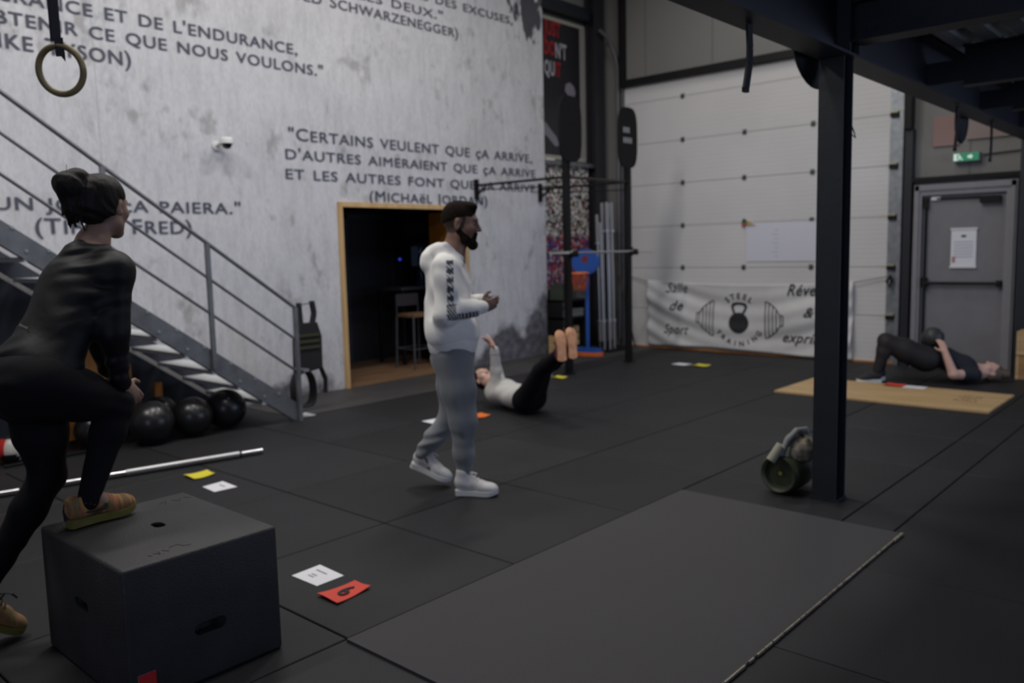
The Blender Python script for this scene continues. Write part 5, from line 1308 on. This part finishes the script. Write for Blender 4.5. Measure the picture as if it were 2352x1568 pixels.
LG = [ell(JW['hips'], (.145, .180, .125), FT, .06), ell(V3(-.165, -.09, 1.06), (.09, .10, .10), None, .06), ell(V3(-.165, .03, 1.05), (.09, .09, .10), None, .06)]
for qn in 'nf':
    hp_, kn_, an_ = V3(JW['hp'+qn]), V3(JW['kn'+qn]), V3(JW['an'+qn])
    LG += [cap(hp_, limb_len(hp_, kn_, .5), .108, .095, .07), cap(limb_len(hp_, kn_, .5), kn_, .095, .066, .05), cap(kn_, limb_len(kn_, an_, .3), .064, .066, .03), cap(limb_len(kn_, an_, .3), limb_len(kn_, an_, 1.09), .066, .041, .03)]
surface('leggings', LG, .0055, M_leg, wo, folds(.0025, 60, (.2, .1, 1), 2))
M_knit = bpy.data.materials.new('multicolour_knit'); M_knit.use_nodes = True; nt = M_knit.node_tree; b_ = nt.nodes['Principled BSDF']
tc = nt.nodes.new('ShaderNodeTexCoord'); wv = noise(nt, tc.outputs['Object'], 14, 5, (3, .4, .4))
r_ = ramp(nt, wv, [(.30, (.10, .085, .06)), (.42, (.30, .12, .05)), (.5, (.12, .13, .05)), (.58, (.40, .13, .06)), (.68, (.34, .30, .06)), (.8, (.12, .12, .13))])
nt.links.new(r_.outputs[0], b_.inputs['Base Color']); b_.inputs['Roughness'].default_value = .8
M_vsole = mat('translucent_yellow_sole', (.16, .14, .035), .35, var=.2, scale=20)
def swoosh(sh_, P):
    bm = B(); pts = [P(.055, -.0385, .056), P(.095, -.0425, .050), P(.13, -.044, .056), P(.142, -.041, .072)]
    tube(bm, pts, [.002, .004, .0075, .003], 8); obj('side_stripe', bm, M_dark, sh_)
    bm = B(); tube(bm, [P(.000, 0, .03), P(-.002, 0, .07), P(.004, 0, .095)], .008, 8); obj('heel_tab', bm, M_dark, sh_)
    bm = B(); tube(bm, [P(.055+.03*math.cos(a), .026*math.sin(a), .090) for a in [2*PI*k/16 for k in range(17)]], .005, 6, False); obj('collar', bm, mat('dark_red_lining', (.20, .015, .02), .8), sh_)
shoe(wo, W3(1.155, 3.425, .505), nrm(V3(1, .02, .02)), Z, .275, M_knit, M_vsole, False, .030, .098, mat('black_lace', (.015, .02, .022), .7), swoosh)
shoe(wo, W3(.835, 3.72, .145), nrm(V3(.80, .10, -.52)), nrm(V3(.50, .02, .85)), .265, M_knit, M_vsole, False, .028, .096, MATS['black_lace'], None)
bm = B(); tube(bm, [limb_len(JW['knn'], JW['ann'], .98), limb_len(JW['knn'], JW['ann'], 1.12)], [.040, .040], 14); obj('sock', bm, mat('crimson_sock', (.22, .02, .05), .8), wo, smooth=True)
bm = B(); tube(bm, [limb_len(JW['knf'], JW['anf'], .93), limb_len(JW['knf'], JW['anf'], 1.05)], .043, 14); obj('sock', bm, mat('crimson_sock', (.22, .02, .05), .8), wo, smooth=True)
c = V3(JW['head']); hf, hl, hu = frame(JW['hf'], JW['hu']); Fh = np.stack([hf, hl, hu], 1); s = 1.05
P = lambda a, b, d: c+s*(a*hf+b*hl+d*hu)
hr = [ell(P(-.022, 0, .046), np.array((.102, .084, .084))*s, Fh, .01), ell(P(-.05, 0, .0), np.array((.070, .080, .088))*s, Fh, .02), ell(P(.13, 0, -.05), np.array((.11, .12, .115))*s, Fh, .008, True), ell(P(-.008, 0, -.115), np.array((.075, .2, .088))*s, Fh, .01, True),
      ell(P(.004, -.085, -.012), np.array((.03, .03, .045))*s, Fh, .006, True), ell(P(.004, .085, -.012), np.array((.03, .03, .045))*s, Fh, .006, True)]
bunc = V3(.140, .050, 1.850)
hr += [ell(bunc, (.060, .060, .066), None, .008), ell(bunc+V3(.025, 0, .042), (.045, .045, .034), None, .012), ell(bunc+V3(-.022, .01, .012), (.045, .05, .05), None, .01), ell(bunc+V3(.0, 0, -.080), (.042, .05, .055), None, .02), cap(bunc+V3(-.035, 0, -.03), bunc+V3(-.02, 0, -.10), .022, .016, .01)]
for k in range(16):
    rr = random.Random(k); a0 = bunc+V3(-.03+.03*rr.random(), -.03+.06*rr.random(), -.06); b0 = a0+V3(-.015+.05*rr.random(), -.02+.04*rr.random(), -.05-.07*rr.random()); hr.append(cap(a0, b0, .010, .004, .01))
surface('hair', hr, .0045, M_hair, wo, folds(.004, 90, (.5, .2, .6), 8))
bm = B()
for k in range(14):
    rr = random.Random(40+k); a0 = bunc+V3((rr.random()-.6)*.08, (rr.random()-.5)*.08, .05*rr.random()-.02); d0 = V3((rr.random()-.6)*.06, (rr.random()-.5)*.05, .03+.05*rr.random())
    tube(bm, [a0, a0+d0*.6, a0+d0+V3(.01, 0, -.004)], .0009, 4)
for k in range(12):
    rr = random.Random(80+k); a0 = c+V3(-.055+.05*rr.random(), -.03, -.06); tube(bm, [a0, a0+V3(-.01, -.005, -.03), a0+V3(-.02+.03*rr.random(), -.01, -.05-.03*rr.random())], .0012, 4)
o = obj('stray_hair', bm, M_hair, wo); o['kind'] = 'stuff'
bm = B(); n_ = V3(-.75, -.15, .64)
for k in range(7):
    t_ = k/6; pc = V3(1.0914-base[0]+.0035*t_*t_, 3.535-base[1]-.062*t_, 1.307-.010*t_)+n_*.006; hh = (.009, .006, .009, .006, .007, .006, .008)[k]
    bar(bm, pc+V3(.5, 0, .86)*hh*-.6, pc+V3(.5, 0, .86)*hh*.6, .0035, .0015, n_)
obj('small_logo', bm, mat('logo_white', (.30, .29, .24), .6), tp)

# ---- lying woman with raised legs ---------------------------------------------
base = (5.88, 5.12, 0)
ly = thing('person', 'woman in light grey sweater lying on her back with arm and legs raised', 'person', base)
U = lambda x, y, z: V3(x-base[0], y-base[1], z)
f = nrm(V3(-.10, -.99, 0)); l = nrm(np.cross(f, Z))*1.0   # f points from head to feet
JL = dict(head=U(5.99, 5.80, .258), hf=nrm(V3(-.25, -.45, .85)), hu=nrm(V3(.1, .95, .35)), hs=1., neck=U(5.985, 5.66, .19), chest=U(5.96, 5.52, .155), belly=U(5.92, 5.32, .135), hips=U(5.89, 5.13, .125),
          shn=U(5.86, 5.545, .155), eln=U(5.865, 5.51, .378), wrn=U(5.835, 5.50, .590), shf=U(6.12, 5.66, .14), elf=U(6.117, 5.738, .326), wrf=U(6.073, 5.72, .551),
          hpn=U(5.80, 5.10, .13), knn=U(5.735, 4.83, .45), ann=U(5.66, 4.50, .665), ftn=U(5.66, 4.47, .72), hpf=U(5.97, 5.12, .13), knf=U(5.82, 4.84, .46), anf=U(5.735, 4.46, .675), ftf=U(5.735, 4.43, .73))
JL['frame'] = (Z, nrm(np.cross(-f, Z)), -f); Fl = np.stack(JL['frame'], 1)
body(JL, .97, True, .0058, M_skinp, ly, [(JL['wrn'], V3(-.35, .30, .75), V3(.3, -.6, .4), V3(-.3, -.6, .2), dict(curl=.25)), (JL['wrf'], V3(-.1, .25, .9), V3(.3, -.6, .4), V3(-.6, -.3, .2), dict(curl=.25))])
surface('sweater', [ell(JL['chest'], (.135, .185, .17), Fl, .05), ell(JL['belly'], (.120, .165, .16), Fl, .06), ell(U(5.90, 5.20, .14), (.12, .168, .09), Fl, .04), cap(JL['shn'], JL['shf'], .07, None, .05),
                    cap(JL['shn'], JL['eln'], .064, .054, .04), cap(JL['eln'], limb_len(JL['eln'], JL['wrn'], .9), .054, .044, .03), cap(JL['shf'], JL['elf'], .064, .054, .04), cap(JL['elf'], limb_len(JL['elf'], JL['wrf'], .9), .054, .044, .03), cap(JL['neck']+V3(0, -.04, -.01), JL['neck']+V3(0, -.015, 0), .072, .06, .03)], .006, M_sweat, ly, folds(.007, 34, (.3, .8, .2), 6))
for qn in 'nf': surface('cuff', [cap(limb_len(JL['el'+qn], JL['wr'+qn], .84), limb_len(JL['el'+qn], JL['wr'+qn], .98), .047, .042, .01)], .005, M_sweat, ly)
LG = [ell(U(5.89, 5.10, .135), (.125, .175, .12), Fl, .05)]
for qn in 'nf':
    hp_, kn_, an_ = V3(JL['hp'+qn]), V3(JL['kn'+qn]), V3(JL['an'+qn])
    LG += [cap(hp_, kn_, .108, .070, .06), cap(kn_, limb_len(kn_, an_, .3), .068, .070, .03), cap(limb_len(kn_, an_, .3), limb_len(kn_, an_, .97), .070, .046, .03)]
surface('leggings', LG, .006, M_leg, ly)
M_salmon = mat('salmon_sole', (.72, .36, .20), .6, var=.25, scale=22); M_maroon = mat('maroon_shoe', (.10, .015, .03), .7)
for dx in (0, 1):
    an_ = V3(JL['anf' if dx else 'ann']) + (V3(-.030, .005, .0) if dx else V3(-.030, .025, -.01)); fwd_ = nrm(V3(.02, .12, 1)); nrm_ = nrm(V3(.55, .83, .02))
    o_ = an_-fwd_*.075-nrm_*.085
    shoe(ly, o_, fwd_, nrm_, .275, M_maroon, M_salmon, False, .030, .090)
c = V3(JL['head']); hf, hl, hu = frame(JL['hf'], JL['hu']); Fh = np.stack([hf, hl, hu], 1)
P = lambda a, b, d: c+(a*hf+b*hl+d*hu)
surface('hair', [ell(P(-.022, 0, .040), (.100, .082, .082), Fh, .01), ell(P(-.05, 0, .0), (.07, .078, .088), Fh, .02), ell(P(.13, 0, -.04), (.115, .12, .115), Fh, .008, True), ell(P(-.09, 0, .08), (.045, .045, .045), None, .02)], .005, M_hair, ly)
bm = B()
for sg in (1, -1): tube(bm, [P(.084, sg*.022, .003), P(.087, sg*.031, .004), P(.082, sg*.041, .002)], [.002, .003, .002], 6)
obj('eyes', bm, M_dark, ly)

# ---- bridging woman with ball -------------------------------------------------
base = (9.80, 2.6, 0)
br = thing('person', 'woman in dark tee and leggings bridging on her back with a ball on her hips', 'person', base)
f = V3(.53, -.85, 0); f = nrm(f); N = V3(-.85, -.53, 0); N = nrm(N)    # f from feet to head, N towards the camera
q = lambda a, b, c: a*f+b*N+c*Z
JB = dict(arm=1.2, head=q(.60, 0, .110), hf=nrm(Z*.95-f*.12+N*.1), hu=nrm(f+Z*.1), hs=1., neck=q(.47, 0, .105), chest=q(.30, 0, .17), belly=q(.12, 0, .265), hips=q(-.06, 0, .27),
          shn=q(.37, .17, .10), eln=q(.14, .25, .115), wrn=q(.07, .185, .35), shf=q(.37, -.17, .10), elf=q(.16, -.26, .14), wrf=q(.12, -.16, .37),
          hpn=q(-.10, .09, .26), knn=q(-.50, .09, .44), ann=q(-.60, .09, .10), ftn=q(-.68, .09, .05), hpf=q(-.10, -.09, .26), knf=q(-.47, -.09, .45), anf=q(-.52, -.09, .10), ftf=q(-.60, -.09, .05))
sp = nrm(q(.42, 0, -.20)); up_n = nrm(q(.20, 0, .42)); JB['frame'] = (up_n, nrm(np.cross(sp, up_n)), sp); Fb = np.stack(JB['frame'], 1)
bc = q(0, 0, .50)
body(JB, 1.12, True, .0058, M_skinp, br, [(JB['wrn'], q(-.20, -.28, .75), q(.2, .9, .25), q(-.9, .1, .1), dict(curl=.30)), (JB['wrf'], q(-.25, .35, .6), q(.2, -.8, .4), q(-.8, 0, .1), dict(curl=.35))], thin=1.)
surface('tee', [ell(JB['chest'], (.135, .185, .17), Fb, .05), ell(JB['belly'], (.125, .170, .16), Fb, .06), cap(JB['shn'], JB['shf'], .075, None, .05), cap(JB['shn'], limb_len(JB['shn'], JB['eln'], .45), .068, .066, .03), cap(JB['shf'], limb_len(JB['shf'], JB['elf'], .45), .068, .066, .03),
                cap(q(.42, 0, .11), q(.455, 0, .11), .078, .064, .03), ell(q(.25, .17, .085), (.06, .06, .05), None, .02)], .006, M_tee, br, folds(.005, 34, (.3, .8, .2), 16))
LG = [ell(JB['hips'], (.125, .185, .15), Fb, .05)]
for qn in 'nf':
    hp_, kn_, an_ = V3(JB['hp'+qn]), V3(JB['kn'+qn]), V3(JB['an'+qn])
    LG += [cap(hp_, limb_len(hp_, kn_, .5), .138, .120, .06), cap(limb_len(hp_, kn_, .5), kn_, .120, .082, .05), cap(kn_, limb_len(kn_, an_, .3), .072, .072, .03), cap(limb_len(kn_, an_, .3), limb_len(kn_, an_, .97), .072, .048, .03)]
surface('leggings', LG, .006, mat('black_leggings_matt', (.010, .009, .010), .7), br)
for y_ in (.09, -.09):
    an_ = V3(JB['ann' if y_ > 0 else 'anf'])
    shoe(br, V3(an_[0], an_[1], 0)+f*.055+Z*.002, nrm(-f+N*.1), Z, .27, mat('black_trainer', (.014, .013, .014), .6), M_white, False, .034, .10)
c = V3(JB['head']); hf, hl, hu = frame(JB['hf'], JB['hu']); Fh = np.stack([hf, hl, hu], 1)
P = lambda a, b, d: c+(a*hf+b*hl+d*hu)
surface('hair', [ell(P(-.022, 0, .044), (.100, .084, .084), Fh, .01), ell(P(-.05, 0, .0), (.06, .080, .088), Fh, .02), ell(P(.13, 0, -.04), (.125, .12, .105), Fh, .008, True), ell(P(-.04, .02, .135), (.05, .06, .05), Fh, .03), cap(P(-.05, -.06, .06), P(-.085, -.04, .16), .03, .02, .02)], .005, M_hairb, br, folds(.005, 80, (.5, .2, .6), 8))
bm = B()
for sg in (1, -1): tube(bm, [P(.084, sg*.022, .003), P(.087, sg*.031, .004), P(.082, sg*.041, .002)], [.002, .003, .002], 6)
obj('eyes', bm, M_dark, br)
ball('medicine_ball', (9.80, 2.6, .488), .115, mat('matt_black_ball', (.03, .034, .036), .5, bump=.2, bscale=60), 'black medicine ball resting on the hips of the bridging woman')
